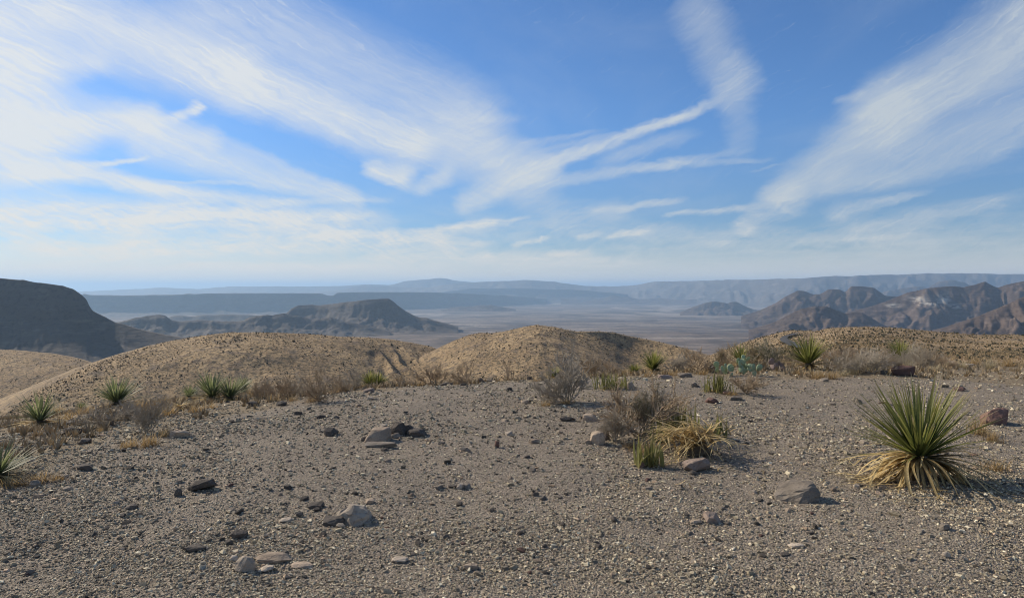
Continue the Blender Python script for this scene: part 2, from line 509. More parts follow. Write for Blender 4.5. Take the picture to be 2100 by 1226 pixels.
def veg_amount(x, y):
    """0 on the trodden gravel, 1 past its edge"""
    r = np.hypot(x, y); az = np.arctan2(x, y)
    px = 1050 + F * np.tan(np.clip(az, -1.15, 1.15))
    e = np.interp(px, [-600, 50, 200, 350, 500, 620, 700, 850, 1000, 1250, 1500, 1700, 1900, 2100, 3000],
                  [6.2, 7.0, 7.8, 8.6, 9.6, 10, 10.8, 11.8, 12.4, 12.6, 13.2, 13.2, 13.6, 14.0, 14.0])
    return sstep(-.9, 1.2, r - e + .7 * fbm(x * .8, y * .8, 44, 3))


def pix(px, py, depth):
    return np.array([(px - 1050) / F * depth, depth, EYE - (py - HZ) / F * depth])


_D = np.concatenate([np.arange(2.2, 30, .02)])


def to_ground(px, py):
    """where the sight line of a photo pixel meets the overlook; past the brow, the brow itself"""
    X = (px - 1050) / F * _D; g = ground_z(X, _D)
    ray = EYE - (py - HZ) / F * _D
    below = np.nonzero(ray <= g)[0]
    if len(below):
        i = below[0]
    else:
        rows = HZ + (EYE - g) / _D * F
        ok = _D < 24
        i = int(np.argmin(np.where(ok, rows, 9e9)))
    return float(X[i]), float(_D[i]), float(g[i])


def build_ground():
    a_f = np.radians(np.arange(-48, 48.01, .32))
    a_b = np.radians(np.arange(52, 308.1, 4.0))
    az = np.concatenate([a_f, a_b])
    rr = np.concatenate([[.02], np.arange(.5, 3, .25), 3.0 * np.power(30 / 3.0, np.linspace(0, 1, 230)), 30 * np.power(90000 / 30., np.linspace(0, 1, 230)[1:])])
    A, Rr = np.meshgrid(az, rr)
    x = np.sin(A) * Rr; y = np.cos(A) * Rr
    z = ground_z(x, y)
    f = grid_faces(len(rr), len(az), True)
    me = mesh_arrays('ground', np.stack([x, y, z], -1).reshape(-1, 3), f[:, ::-1], [M['soil'], M['plain']], True, {'veg': veg_amount(x, y).ravel()})
    ri = np.repeat(rr[:-1], len(az))
    me.polygons.foreach_set('material_index', (ri > 120).astype(np.int32))
    o = link('ground', me)
    tag(o, 'grey brown gravel overlook falling away to the wide desert plain', 'ground', kind='structure')


build_ground()

SURF = {}


def ridge(name, label, cat, crest, mat, front, back, profile, step=4.0, rows=(40, 16), gully=.0, gfreq=.02, sky_noise=.8, seed=1,
          start=None, pale=None, back_drop=1.0, base=None, skew=0.0, lateral=None):
    """A hill or mountain: crest given as (photo column, photo row, distance), a front slope of real width, a back slope.
    start=(depth, row): the front slope comes down to that point instead of to the plain."""
    cr = np.array(crest, float)
    u = np.arange(cr[0, 0], cr[-1, 0] + .1, step)
    cpy = np.interp(u, cr[:, 0], cr[:, 1]); D = np.interp(u, cr[:, 0], cr[:, 2])
    ker = np.array([1, 2, 1]) / 4
    cpy[1:-1] = np.convolve(cpy, ker, 'valid'); D = np.convolve(np.pad(D, 8, 'edge'), np.ones(17) / 17, 'valid')
    cpy = cpy + sky_noise * fbm(u / 26, u * 0 + seed, seed, 4, .6)
    zc = EYE - (cpy - HZ) / F * D
    nf, nb = rows
    tf = np.linspace(1, 0, nf) ** 1.25; tb = np.linspace(0, 1, nb + 1)[1:] ** 1.3
    S = np.concatenate([tf, -tb])[:, None]
    U = np.broadcast_to(u, (len(S), len(u)))
    sf = np.maximum(S, 0); sb = np.maximum(-S, 0)
    fw = np.broadcast_to(np.asarray(np.interp(u, front[0], front[1]) if isinstance(front, tuple) else front, float), u.shape)
    if start is not None:
        fw = D - start[0]
    Y = D - sf * fw + sb * back
    X0 = (U - 1050) / F
    X = X0 * Y
    if start is not None:
        zs = EYE - (start[1] - HZ) / F * start[0]
        zb = np.broadcast_to(zs, U.shape)
    else:
        zb = np.interp(np.hypot(X, Y), TAB_R, TAB_Z) - 25 if base is None else np.broadcast_to(float(base), U.shape)
    px_, pz_ = np.array([p[0] for p in profile]), np.array([p[1] for p in profile])
    wob = sf * (1 - sf) * (.55 * fbm(U * gfreq * .7 + skew * sf, sf * 2, seed + 50, 3) * min(1.0, gully * 4.0))
    frac = np.interp(np.clip(sf + wob * .5, 0, 1), px_, pz_)
    rel = zc - zb
    Z = zc - rel * frac
    Uw = U + skew * sf * 60 + (1 / gfreq) * .55 * fbm(U * gfreq * .8, sf * 3.1, seed + 90, 3)
    rg = np.abs(fbm(Uw * gfreq, sf * 1.9 + 7, seed + 80, 4, .55))
    L = np.median(fw) * .45
    iso = np.abs(fbm(X / L, Y / L, seed + 120, 5, .55))
    amp = np.clip(sf * 5, 0, 1) ** .7 * np.clip((1 - sf) * 2.2, 0, 1)
    Z = Z - rel * gully * ((.55 - rg) * .45 + (.5 - iso) * .75) * amp
    if lateral is not None:
        Z = Z + lateral(U, sf)
    zbk = zb if start is None else np.broadcast_to(np.interp(np.hypot(X, Y), TAB_R, TAB_Z), U.shape)
    Z = np.where(sb > 0, zc - np.maximum(zc - zbk, 0) * back_drop * sstep(0, 1, sb), Z)
    at = {}
    pl = np.zeros(U.shape)
    if pale:
        rowp = HZ + (EYE - Z) / Y * F
        for (cx, cy, rx, ry) in pale:
            pl = np.maximum(pl, np.exp(-((U - cx) / rx) ** 2 - ((rowp - cy) / ry) ** 2))
    at['pale'] = pl.ravel()
    me = mesh_arrays(name, np.stack([X, Y, Z], -1).reshape(-1, 3), grid_faces(len(S), len(u)), mat, True, at)
    o = link(name, me)
    tag(o, label, cat, kind='structure')
    SURF[o.name] = (X, Y, Z, S)
    return o


DOME = [(0, 0), (.15, .035), (.4, .22), (.7, .60), (1, 1)]
MESA = [(0, 0), (.02, .05), (.06, .34), (.10, .44), (.3, .68), (.6, .88), (1, 1)]
CONE = [(0, 0), (.12, .17), (.35, .50), (.65, .82), (1, 1)]
CLIFFY = [(0, 0), (.06, .10), (.12, .30), (.2, .45), (.45, .74), (1, 1)]
SLAB = [(0, 0), (.03, .04), (.05, .40), (.08, .58), (.25, .80), (.6, .94), (1, 1)]

K = 1000.0
ridge('far_mountain', 'palest blue mountain range farthest away, with one broad peak left of centre', 'mountain',
      [(-250, 604, 36 * K), (60, 602, 36 * K), (170, 598, 36 * K), (250, 594, 36 * K), (330, 590, 36 * K), (400, 593, 36 * K), (470, 588, 36 * K), (560, 587, 36 * K), (640, 588, 36 * K), (700, 586, 36 * K), (750, 583, 36 * K),
       (800, 584, 36 * K), (830, 577, 36 * K), (870, 573, 36 * K), (905, 570, 36 * K), (940, 576, 36 * K), (985, 580, 36 * K), (1100, 584, 36 * K), (1250, 588, 36 * K), (1400, 592, 36 * K)], M['far'], 4 * K, 4 * K, CONE, 4, (18, 6), .22, .03, .5, 3)
ridge('far_mountain', 'long pale blue mountain range along the horizon rising towards the right', 'mountain',
      [(640, 601, 31.5 * K), (700, 593, 31.5 * K), (745, 586, 31.5 * K), (790, 588, 31.5 * K), (840, 590, 31.5 * K), (890, 589, 31.5 * K), (930, 582, 31.5 * K), (960, 579, 31.5 * K), (1020, 577, 31.5 * K), (1080, 574, 31.5 * K), (1140, 577, 31.5 * K), (1165, 583, 31.5 * K), (1200, 586, 31.5 * K), (1260, 587, 31.5 * K), (1310, 584, 30.3 * K),
       (1340, 578, 29.6 * K), (1400, 577, 28.2 * K), (1500, 574, 25.8 * K), (1560, 573, 24.4 * K), (1640, 572, 22.5 * K), (1700, 566, 22.5 * K), (1730, 566, 22.5 * K), (1760, 565, 22.5 * K), (1830, 563, 22.5 * K), (1900, 561, 22.5 * K), (1960, 560, 22.5 * K), (2050, 562, 22.5 * K), (2200, 563, 22.5 * K), (2400, 570, 22.5 * K)],
      M['far'], 4 * K, 4 * K, CONE, 4, (24, 6), .30, .035, .7, 5)
ridge('mesa', 'blue flat topped canyon wall with a notch, stretching behind the left mountain', 'mesa',
      [(-300, 607, 14.5 * K), (60, 606, 14.5 * K), (160, 606, 14.5 * K), (173, 602, 14.5 * K), (184, 605, 14.5 * K), (250, 606, 14.6 * K), (372, 604, 14.8 * K), (384, 602, 14.8 * K), (398, 603, 14.8 * K), (430, 601.5, 15 * K), (640, 601, 16 * K), (660, 602, 16 * K), (672, 606, 16.2 * K), (686, 606.5, 16.4 * K), (689, 600, 16.4 * K),
       (760, 599, 17.5 * K), (850, 599, 19 * K), (900, 600, 20 * K), (1000, 604, 22 * K), (1080, 609, 24 * K), (1120, 613, 25 * K)], M['mesa'], 1500, 5 * K, SLAB, 3, (34, 8), .10, .05, .25, 11, back_drop=.25)
ridge('mesa', 'distant blue mesa with a flat top at the centre of the horizon', 'mesa',
      [(820, 606, 27.5 * K), (900, 600, 27.5 * K), (943, 594.5, 27.5 * K), (967, 591, 27.5 * K), (1000, 591.5, 27.5 * K), (1067, 590.7, 27.5 * K), (1117, 592.7, 27.5 * K), (1160, 593.5, 27.5 * K), (1200, 595, 27.5 * K), (1240, 599, 27.5 * K), (1290, 604, 27.5 * K)], M['mesa'], 1500, 3 * K, MESA, 3, (28, 8), .16, .05, .3, 13, back_drop=.4)
ridge('low_hills', 'faint low hills on the pale plain right of centre', 'hills',
      [(1150, 612, 25 * K), (1200, 616, 25 * K), (1235, 612, 25 * K), (1258, 606, 25 * K), (1278, 611, 25 * K), (1290, 608, 25 * K), (1310, 613, 25 * K), (1350, 611, 25 * K), (1400, 615, 24.5 * K), (1460, 613, 24.5 * K), (1540, 617, 24.5 * K)], M['mount'], 900, 900, CONE, 3, (24, 6), .15, .04, .8, 17)
ridge('low_hills', 'small dark hills far out on the plain at centre', 'hills',
      [(905, 634, 17 * K), (940, 629, 17 * K), (975, 627, 17 * K), (1010, 626, 17 * K), (1030, 630, 17 * K), (1060, 634, 17 * K)], M['mount'], 600, 600, CONE, 3, (20, 6), .3, .1, 1.0, 19)
ridge('low_hills', 'small grey hills on the plain before the right mountains', 'hills',
      [(1395, 641, 14.5 * K), (1425, 628, 14.5 * K), (1445, 622, 14.5 * K), (1470, 618, 14.5 * K), (1490, 622, 14.5 * K), (1510, 619, 14.5 * K), (1530, 628, 14.5 * K), (1560, 640, 14.5 * K)], M['mount'], 700, 700, CONE, 3, (24, 6), .3, .08, 1.2, 23)
ridge('low_hills', 'blue grey hill in the haze behind the right mountain peak', 'hills',
      [(1800, 602, 17 * K), (1850, 592, 17 * K), (1880, 587, 17 * K), (1905, 589, 17 * K), (1925, 577, 17 * K), (1950, 575, 17 * K), (1975, 578, 17 * K), (1995, 588, 17 * K), (2060, 596, 17 * K), (2200, 600, 17 * K)], M['mount'], 1500, 1500, CONE, 3, (24, 6), .3, .06, .8, 29)
ridge('ridge', 'thin blue grey ridge behind the low left foothills', 'ridge',
      [(330, 660, 9.5 * K), (350, 649, 9.5 * K), (372, 646, 9.5 * K), (395, 649, 9.5 * K), (415, 645.5, 9.5 * K), (500, 645, 9.5 * K), (540, 648, 9.5 * K), (600, 656, 9.5 * K)], M['mesa'], 600, 900, CLIFFY, 3, (20, 6), .15, .08, .4, 31)
ridge('mesa', 'dark wedge shaped mesa with a steep right end, left of centre', 'mesa',
      [(560, 664, 6.6 * K), (585, 645, 6.7 * K), (596, 634, 6.8 * K), (612, 626, 6.8 * K), (640, 625.5, 6.8 * K), (655, 626.5, 6.8 * K), (680, 623, 6.7 * K), (700, 621, 6.6 * K), (740, 615.5, 6.5 * K), (775, 613, 6.5 * K), (797, 612, 6.5 * K), (806, 617, 6.5 * K), (818, 628, 6.5 * K), (832, 638, 6.5 * K), (848, 647, 6.5 * K), (862, 652, 6.5 * K), (875, 652, 6.5 * K), (888, 657, 6.5 * K), (915, 664, 6.5 * K), (940, 672, 6.5 * K)],
      M['mesa'], 560, 1500, CLIFFY, 2.5, (44, 12), .18, .025, .5, 37, back_drop=.6)
ridge('foothills', 'dark craggy foothills between the left mountain and the wedge shaped mesa', 'foothills',
      [(215, 668, 5.6 * K), (250, 659, 5.6 * K), (275, 652, 5.6 * K), (300, 647, 5.6 * K), (325, 645, 5.6 * K), (338, 647, 5.6 * K), (352, 657, 5.6 * K), (380, 659, 5.6 * K), (410, 656, 5.6 * K), (440, 658, 5.6 * K), (470, 660, 5.6 * K), (500, 657, 5.6 * K), (510, 650, 5.6 * K), (535, 646, 5.6 * K), (560, 645, 5.6 * K), (580, 642, 5.6 * K), (612, 648, 5.6 * K), (640, 655, 5.6 * K), (680, 652, 5.6 * K), (710, 660, 5.6 * K), (760, 670, 5.6 * K), (800, 680, 5.6 * K)],
      M['mesa'], 520, 900, CLIFFY, 2.5, (44, 8), .26, .03, .8, 41)
ridge('mountain', 'large dark mountain with a cliff at the left edge', 'mountain',
      [(-320, 560, 2.7 * K), (-100, 566, 2.7 * K), (-20, 569, 2.7 * K), (50, 574, 2.7 * K), (75, 580, 2.7 * K), (100, 581.5, 2.7 * K), (130, 586, 2.7 * K), (150, 593, 2.7 * K), (168, 605, 2.7 * K), (178, 614, 2.7 * K), (183, 627, 2.7 * K), (190, 637, 2.7 * K), (200, 643, 2.7 * K), (215, 650, 2.7 * K), (235, 661, 2.7 * K), (260, 668, 2.7 * K), (300, 679, 2.7 * K), (350, 689, 2.7 * K), (400, 698, 2.7 * K), (470, 710, 2.7 * K)],
      M['mesa'], 500, 900, [(0, 0), (.06, .12), (.2, .42), (.5, .78), (1, 1)], 2.5, (64, 12), .05, .02, .5, 43, back_drop=.7)
# right hand mountains, back to front
ridge('mountain', 'brown flat topped butte and cones at the back of the right mountains', 'mountain',
      [(1520, 648, 9 * K), (1560, 636, 9 * K), (1590, 622, 9 * K), (1612, 607, 9 * K), (1636, 596, 9 * K), (1650, 597, 9 * K), (1668, 603, 9 * K), (1682, 603, 9 * K), (1700, 593, 9 * K), (1722, 594, 9 * K), (1734, 600, 9 * K), (1745, 587, 9 * K), (1768, 587.5, 9 * K), (1792, 590, 9 * K), (1802, 597, 9 * K), (1815, 606, 9 * K), (1838, 608, 9 * K), (1870, 612, 9 * K), (1950, 625, 9 * K)],
      M['mount'], 1100, 1200, CONE, 2.5, (50, 8), .26, .02, .5, 47)
ridge('mountain', 'brown mountain with pale cliff patches and a pointed peak at the right', 'mountain',
      [(1690, 655, 6.6 * K), (1740, 640, 6.6 * K), (1790, 628, 6.6 * K), (1828, 613, 6.6 * K), (1860, 600, 6.6 * K), (1900, 592, 6.6 * K), (1925, 588.5, 6.6 * K), (1960, 587.5, 6.6 * K), (1976, 590, 6.6 * K), (2000, 584, 6.6 * K), (2020, 577, 6.6 * K), (2034, 585, 6.6 * K), (2046, 590, 6.6 * K), (2065, 584, 6.6 * K), (2110, 574, 6.6 * K), (2200, 580, 6.6 * K), (2400, 600, 6.6 * K)],
      M['mount'], 1100, 1200, CONE, 2.5, (56, 8), .28, .018, .6, 53, pale=[(1905, 621, 34, 5), (1936, 615, 12, 12), (1960, 628, 16, 4), (1880, 612, 20, 4), (1830, 626, 14, 3)])
ridge('mountain', 'low dark brown cones at the foot of the right mountains', 'mountain',
      [(1535, 676, 5.2 * K), (1565, 668, 5.2 * K), (1590, 660, 5.2 * K), (1620, 643, 5.2 * K), (1645, 632, 5.2 * K), (1670, 627, 5.2 * K), (1695, 628, 5.2 * K), (1715, 636, 5.2 * K), (1733, 643, 5.2 * K), (1750, 640, 5.2 * K), (1768, 641, 5.2 * K), (1785, 651, 5.2 * K), (1808, 665, 5.2 * K), (1830, 674, 5.2 * K), (1860, 680, 5.2 * K)],
      M['mount'], 620, 700, CONE, 2.5, (48, 8), .28, .025, .8, 59)
ridge('mountain', 'smooth tan mountain flank running up to the right edge', 'mountain',
      [(1840, 700, 3.6 * K), (1890, 684, 3.6 * K), (1940, 671, 3.6 * K), (2000, 650, 3.6 * K), (2050, 630, 3.6 * K), (2110, 604, 3.6 * K), (2250, 585, 3.6 * K), (2420, 590, 3.6 * K)],
      M['mount'], 520, 900, CONE, 3, (36, 8), .25, .03, .6, 61)
# the tan hills just below the overlook
ridge('hill', 'shaded tan hillside at the far left below the dark mountain', 'hill',
      [(-320, 700, 700), (-100, 712, 690), (50, 722, 660), (110, 728, 650), (150, 736, 640), (180, 745, 630), (230, 768, 620), (300, 800, 600)], M['hill'], 300, 300, DOME, 3, (60, 10), .05, .03, .5, 67, start=(470, 900))
ridge('hill', 'broad tan hill dotted with scrub, left of centre', 'hill',
      [(-140, 905, 330), (-60, 880, 330), (10, 848, 330), (60, 814, 340), (110, 785, 350), (160, 762, 360), (220, 738, 370), (300, 713, 385), (360, 699, 395), (420, 689, 400), (470, 683.5, 405), (520, 682, 410), (580, 683.5, 420), (640, 687, 430), (700, 692, 440), (750, 693, 460), (800, 697, 480), (850, 706, 490), (885, 713, 500), (930, 735, 500), (1000, 770, 500)],
      M['hill'], 200, 250, DOME, 3, (80, 12), .05, .012, .5, 71, start=(280, 905),
      lateral=lambda U, sf: -3.6 * sstep(690, 800, U) * np.sin(np.pi * np.clip(sf, 0, 1)) * np.abs(np.sin((U - 700) / 19 - sf * 13 + 1.4 * fbm(U / 55, sf * 3, 7, 3))) ** 1.2 - 10 * sstep(690, 900, U) * sf * (1 - sf))
ridge('hill', 'sunlit tan hill with a rounded peak at the centre', 'hill',
      [(740, 800, 420), (800, 768, 425), (845, 745, 430), (880, 727, 440), (930, 701, 450), (962, 688, 455), (985, 684, 460), (1005, 685, 455), (1035, 681, 450), (1075, 671, 450), (1105, 667, 450), (1135, 671, 450), (1180, 681, 455), (1225, 680.5, 460), (1260, 683, 465), (1290, 690, 465), (1350, 703, 460), (1400, 716, 450), (1440, 728, 440), (1500, 748, 430), (1580, 775, 420), (1650, 800, 420)],
      M['hill'], 200, 260, DOME, 3, (80, 12), .04, .014, .5, 73, start=(320, 845), skew=.9,
      lateral=lambda U, sf: -15.0 * sstep(1110 + 90 * sf, 1290 + 140 * sf, U) * np.sin(np.pi * np.clip(sf, 0, 1) ** .7) - 6 * sstep(1050, 860, U) * np.sin(np.pi * np.clip(sf, 0, 1)))
ridge('hill', 'tan hill dotted with dark scrub at the right, a road cut across its shoulder', 'hill',
      [(1330, 790, 300), (1400, 752, 310), (1470, 727, 320), (1530, 702, 330), (1580, 688, 340), (1610, 680, 350), (1640, 678, 350), (1668, 681, 345), (1700, 674, 330), (1740, 671.5, 320), (1800, 671, 310), (1860, 675, 305), (1920, 682, 300), (1980, 687, 300), (2050, 688, 300), (2150, 690, 300), (2400, 700, 300)],
      M['hill'], 200, 200, [(0, 0), (.2, .06), (.5, .30), (.8, .72), (1, 1)], 3, (90, 12), .03, .012, .5, 79, start=(26, 772))


def surf_point(name, u_col, s_val):
    X, Y, Z, S = SURF[name]
    nr, nc = X.shape
    j = np.clip(u_col, 0, nc - 1.001); j0 = j.astype(int); fj = j - j0
    sr = np.asarray(s_val, float)
    sv = S[:, 0]
    i = np.interp(-sr, -sv, np.arange(nr)); i0 = np.clip(i.astype(int), 0, nr - 2); fi = i - i0
    def bl(A):
        return (A[i0, j0] * (1 - fi) + A[i0 + 1, j0] * fi) * (1 - fj) + (A[i0, j0 + 1] * (1 - fi) + A[i0 + 1, j0 + 1] * fi) * fj
    return np.stack([bl(X), bl(Y), bl(Z)], -1)


# the road over the shoulder of the right hill
def build_road():
    X, Y, Z, S = SURF['hill.003']
    row = HZ + (EYE - Z) / Y * F; colp = 1050 + X / Y * F
    pts = [(1656, 722), (1640, 713), (1622, 706), (1610, 701), (1605, 696), (1612, 692), (1624, 689), (1634, 686)]
    ring = []
    for px, py in pts:
        j = int(np.argmin(np.abs(colp[0] - px)))
        front = S[:, 0] >= 0
        i = int(np.argmin(np.where(front, np.abs(row[:, j] - py), 9e9)))
        ring.append(Vector((X[i, j], Y[i, j], Z[i, j])))
    fine = []
    for k in range(len(ring) - 1):
        for q in range(8):
            fine.append(ring[k].lerp(ring[k + 1], q / 8))
    fine.append(ring[-1])
    kk = np.array([list(p) for p in fine])
    for _ in range(6):
        kk[1:-1] = (kk[:-2] + 2 * kk[1:-1] + kk[2:]) / 4
    tri_x, tri_y = X, Y
    V, Fc = [], []
    def h_at(x, y):
        px = 1050 + x / y * F
        j = int(np.clip(np.searchsorted(colp[0], px), 0, X.shape[1] - 1))
        yy = Y[:, j]; zz = Z[:, j]
        o_ = np.argsort(yy)
        return float(np.interp(y, yy[o_], zz[o_]))
    for k in range(len(kk)):
        a = kk[max(0, k - 1)]; b = kk[min(len(kk) - 1, k + 1)]
        d = Vector((b[0] - a[0], b[1] - a[1], 0)).normalized(); n = Vector((-d.y, d.x, 0)) * 1.5
        for sgn in (-1, -.33, .33, 1):
            x, y = kk[k][0] + n.x * sgn, kk[k][1] + n.y * sgn
            V.append((x, y, h_at(x, y) + .35 + .3))
    Fc = grid_faces(len(kk), 4)
    o = link('road', mesh_arrays('road', V, Fc, M['road']))
    tag(o, 'narrow asphalt road curving over the shoulder of the right hill', 'road', kind='structure')


build_road()

# haze: even air round the whole scene
def build_haze():
    s = 99000.0
    bm = bmesh.new(); bmesh.ops.create_cube(bm, size=1.0)
    for v in bm.verts:
        v.co = Vector((v.co.x * 2 * s, v.co.y * 2 * s, -700 if v.co.z < 0 else 560))
    me = bpy.data.meshes.new('haze'); bm.to_mesh(me); bm.free()
    m = bpy.data.materials.new('hazy_air'); m.use_nodes = True
    t = NT(m.node_tree); t.n.clear()
    pv = t.node('ShaderNodeVolumePrincipled'); out = t.node('ShaderNodeOutputMaterial')
    pv.inputs['Color'].default_value = (.52, .755, 1.0, 1)
    pv.inputs['Density'].default_value = 3.3e-5
    pv.inputs['Anisotropy'].default_value = .25
    t.l.new(pv.outputs[0], out.inputs['Volume'])
    me.materials.append(m)
    o = link('haze', me)
    tag(o, 'pale blue haze in the air over the desert', 'haze', kind='stuff')


build_haze()

# ------------------------------------------------------------------ scatter helpers


def tile(variants, pos, scl, rot, pick, tint, tilt=None):
    """join copies of small base meshes into arrays; scl (n,3), rot about z, tint (n,3)"""
    Vs, Fs, Cs = [], [], []
    off = 0
    for k, (bv, bf) in enumerate(variants):
        idx = np.nonzero(pick == k)[0]
        if not len(idx):
            continue
        v = bv[None] * scl[idx][:, None, :]
        if tilt is not None:
            ct, st = np.cos(tilt[idx])[:, None], np.sin(tilt[idx])[:, None]
            v = np.stack([v[..., 0], v[..., 1] * ct - v[..., 2] * st, v[..., 1] * st + v[..., 2] * ct], -1)
        c, s = np.cos(rot[idx])[:, None], np.sin(rot[idx])[:, None]
        v = np.stack([v[..., 0] * c - v[..., 1] * s, v[..., 0] * s + v[..., 1] * c, v[..., 2]], -1) + pos[idx][:, None, :]
        f = bf[None] + (off + np.arange(len(idx)) * len(bv))[:, None, None]
        Vs.append(v.reshape(-1, 3)); Fs.append(f.reshape(-1, 3)); Cs.append(np.repeat(tint[idx], len(bv), 0))
        off += len(idx) * len(bv)
    return np.concatenate(Vs), np.concatenate(Fs), np.concatenate(Cs)


CUBE_V = np.array([(-1, -1, -1), (1, -1, -1), (1, 1, -1), (-1, 1, -1), (-1, -1, 1), (1, -1, 1), (1, 1, 1), (-1, 1, 1)], float)
CUBE_T = np.array([(0, 2, 1), (0, 3, 2), (4, 5, 6), (4, 6, 7), (0, 1, 5), (0, 5, 4), (1, 2, 6), (1, 6, 5), (2, 3, 7), (2, 7, 6), (3, 0, 4), (3, 4, 7)])


def pebble_variants(n, seed):
    g = np.random.default_rng(seed); out = []
    for k in range(n):
        if k % 4:
            a = g.uniform(0, 6.28)
            v = np.array([(math.cos(a + q * 1.571) * g.uniform(.38, .68), math.sin(a + q * 1.571) * g.uniform(.38, .68), g.uniform(-.15, .2)) for q in range(4)] + [(g.uniform(-.25, .25), g.uniform(-.25, .25), .5), (0, 0, -.5)])
            f = np.array([(q, (q + 1) % 4, 4) for q in range(4)] + [((q + 1) % 4, q, 5) for q in range(4)])
            out.append((v, f)); continue
        v = CUBE_V * .5
        v = v + g.uniform(-.24, .24, v.shape)
        top = v[:, 2] > 0
        v[top, :2] *= g.uniform(.45, .9)
        out.append((v, CUBE_T[2:]))      # the buried underside is left open
    return out


def ico(sub=1):
    bm = bmesh.new(); bmesh.ops.create_icosphere(bm, subdivisions=sub, radius=1)
    v = np.array([p.co[:] for p in bm.verts]); f = np.array([[q.index for q in p.verts] for p in bm.faces]); bm.free()
    return v, f


def scrub_variants(n, seed):
    g = np.random.default_rng(seed); out = []
    iv, jf = ico(1)
    for k in range(n):
        Vs, Fs = [], []
        for b in range(2):
            v = iv * g.uniform(.55, 1.15, (len(iv), 1)) * np.array([.34, .34, .42]) + np.array([g.uniform(-.3, .3), g.uniform(-.3, .3), g.uniform(.22, .42)])
            Fs.append(jf + len(iv) * b); Vs.append(v)
        out.append((np.concatenate(Vs), np.concatenate(Fs)))
    return out


def spike_variants(n, seed):
    """tufts of stiff leaves or grass: upright triangles"""
    g = np.random.default_rng(seed); out = []
    for k in range(n):
        V, Fc = [], []
        for b in range(9):
            a = g.uniform(0, 6.28); lean = g.uniform(.1, .75); h = g.uniform(.6, 1)
            c, s = math.cos(a), math.sin(a); w = .10
            V += [(c * .05 - s * w, s * .05 + c * w, 0), (c * .05 + s * w, s * .05 - c * w, 0), (c * lean, s * lean, h)]
            Fc.append((3 * b, 3 * b + 1, 3 * b + 2))
        out.append((np.array(V), np.array(Fc)))
    return out


# ------------------------------------------------------------------ scrub on the hills
def hill_scrub():
    sv = scrub_variants(8, 5); pv = spike_variants(6, 6)
    names = ['hill', 'hill.001', 'hill.002', 'hill.003']
    where = ['the shaded hillside at the far left', 'the broad tan hill left of centre', 'the rounded tan hill at the centre', 'the tan hill at the right']
    counts = [3600, 5200, 4300, 4000]
    solo = [10, 100, 90, 100]
    shared = []
    for k, (bv, bf) in enumerate(sv):
        c = np.array([.045, .048, .027]) if k % 2 else np.array([.085, .07, .046])
        shared.append(mesh_arrays('desert_shrub', bv, bf, M['scrub'], False, None, np.tile(c, (len(bv), 1))))
    for nm, wh, n, ns in zip(names, where, counts, solo):
        X, Y, Z, S = SURF[nm]
        nc = X.shape[1]
        # even density on the ground, thinned by patches
        m = n * 8
        u = RNG.uniform(0, nc - 1, m); s = RNG.uniform(-.05, 1, m)
        p = surf_point(nm, u, s)
        lim = 40 if nm == 'hill.003' else 130
        col = 1050 + p[:, 0] / p[:, 1] * F
        keep = (p[:, 1] > lim * .9) & (col > -60) & (col < 2160)
        dens = .55 + .5 * fbm(p[:, 0] / 24, p[:, 1] / 24, 91, 4)
        wgt = p[:, 1] / 400 if nm != 'hill.003' else np.clip(p[:, 1] / 200, .15, 1.4)
        keep &= RNG.uniform(0, 1, m) < dens * wgt
        p = p[keep]; p = p[:n]
        size = np.minimum(RNG.gamma(1.7, .17, len(p)) + .26, .18 + p[:, 1] / 260)
        pick = RNG.integers(0, len(sv), len(p))
        order = np.argsort(-size / p[:, 1])
        p, size, pick = p[order], size[order], pick[order]
        rot = RNG.uniform(0, 6.28, len(p))
        for i in range(ns):
            o = link('desert_shrub', shared[pick[i]])
            o.location = p[i] - np.array([0, 0, .05]); o.scale = (size[i], size[i], size[i] * .95); o.rotation_euler = (0, 0, rot[i])
            tag(o, 'small dark shrub dotted over ' + wh, 'shrub', 'shrubs dotted over ' + wh)
        p, size, pick, rot = p[ns:], size[ns:], pick[ns:], rot[ns:]
        mixc = RNG.uniform(0, 1, (len(p), 1))
        tint = (1 - mixc) * np.array([.040, .044, .024]) + mixc * np.array([.115, .092, .058])
        V, Fc, C = tile(sv, p, np.stack([size, size, size * .9], -1), rot, pick, tint)
        o = link('scrub', mesh_arrays('scrub', V, Fc, M['scrub'], False, None, C))
        tag(o, 'dense dark scrub covering ' + wh, 'scrub', kind='stuff')
        # straw coloured grass clumps
        q = int(n * 2.1)
        u = RNG.uniform(0, nc - 1, q * 3); s = RNG.uniform(-.05, 1, q * 3)
        p = surf_point(nm, u, s)
        col = 1050 + p[:, 0] / p[:, 1] * F
        keep = (p[:, 1] > (30 if nm == 'hill.003' else 120)) & (col > -60) & (col < 2160)
        p = p[keep][:q]
        size = np.minimum(RNG.uniform(.3, .75, len(p)), .10 + p[:, 1] / 320)
        mixc = RNG.uniform(0, 1, (len(p), 1))
        tint = (1 - mixc) * np.array([.50, .365, .20]) + mixc * np.array([.30, .225, .125])
        V, Fc, C = tile(pv, p, np.stack([size] * 3, -1), RNG.uniform(0, 6.28, len(p)), RNG.integers(0, len(pv), len(p)), tint)
        o = link('dry_grass', mesh_arrays('dry_grass', V, Fc, M['scrub'], False, None, C))
        tag(o, 'straw coloured bunch grass covering ' + wh, 'grass', kind='stuff')


hill_scrub()

# ------------------------------------------------------------------ gravel
PEB_COL = np.array([(.31, .245, .165), (.43, .345, .235), (.19, .152, .11), (.54, .445, .31), (.085, .070, .055), (.38, .265, .18), (.26, .232, .185), (.64, .54, .40)])
PEB_P = np.array([.28, .20, .20, .07, .10, .07, .07, .01])


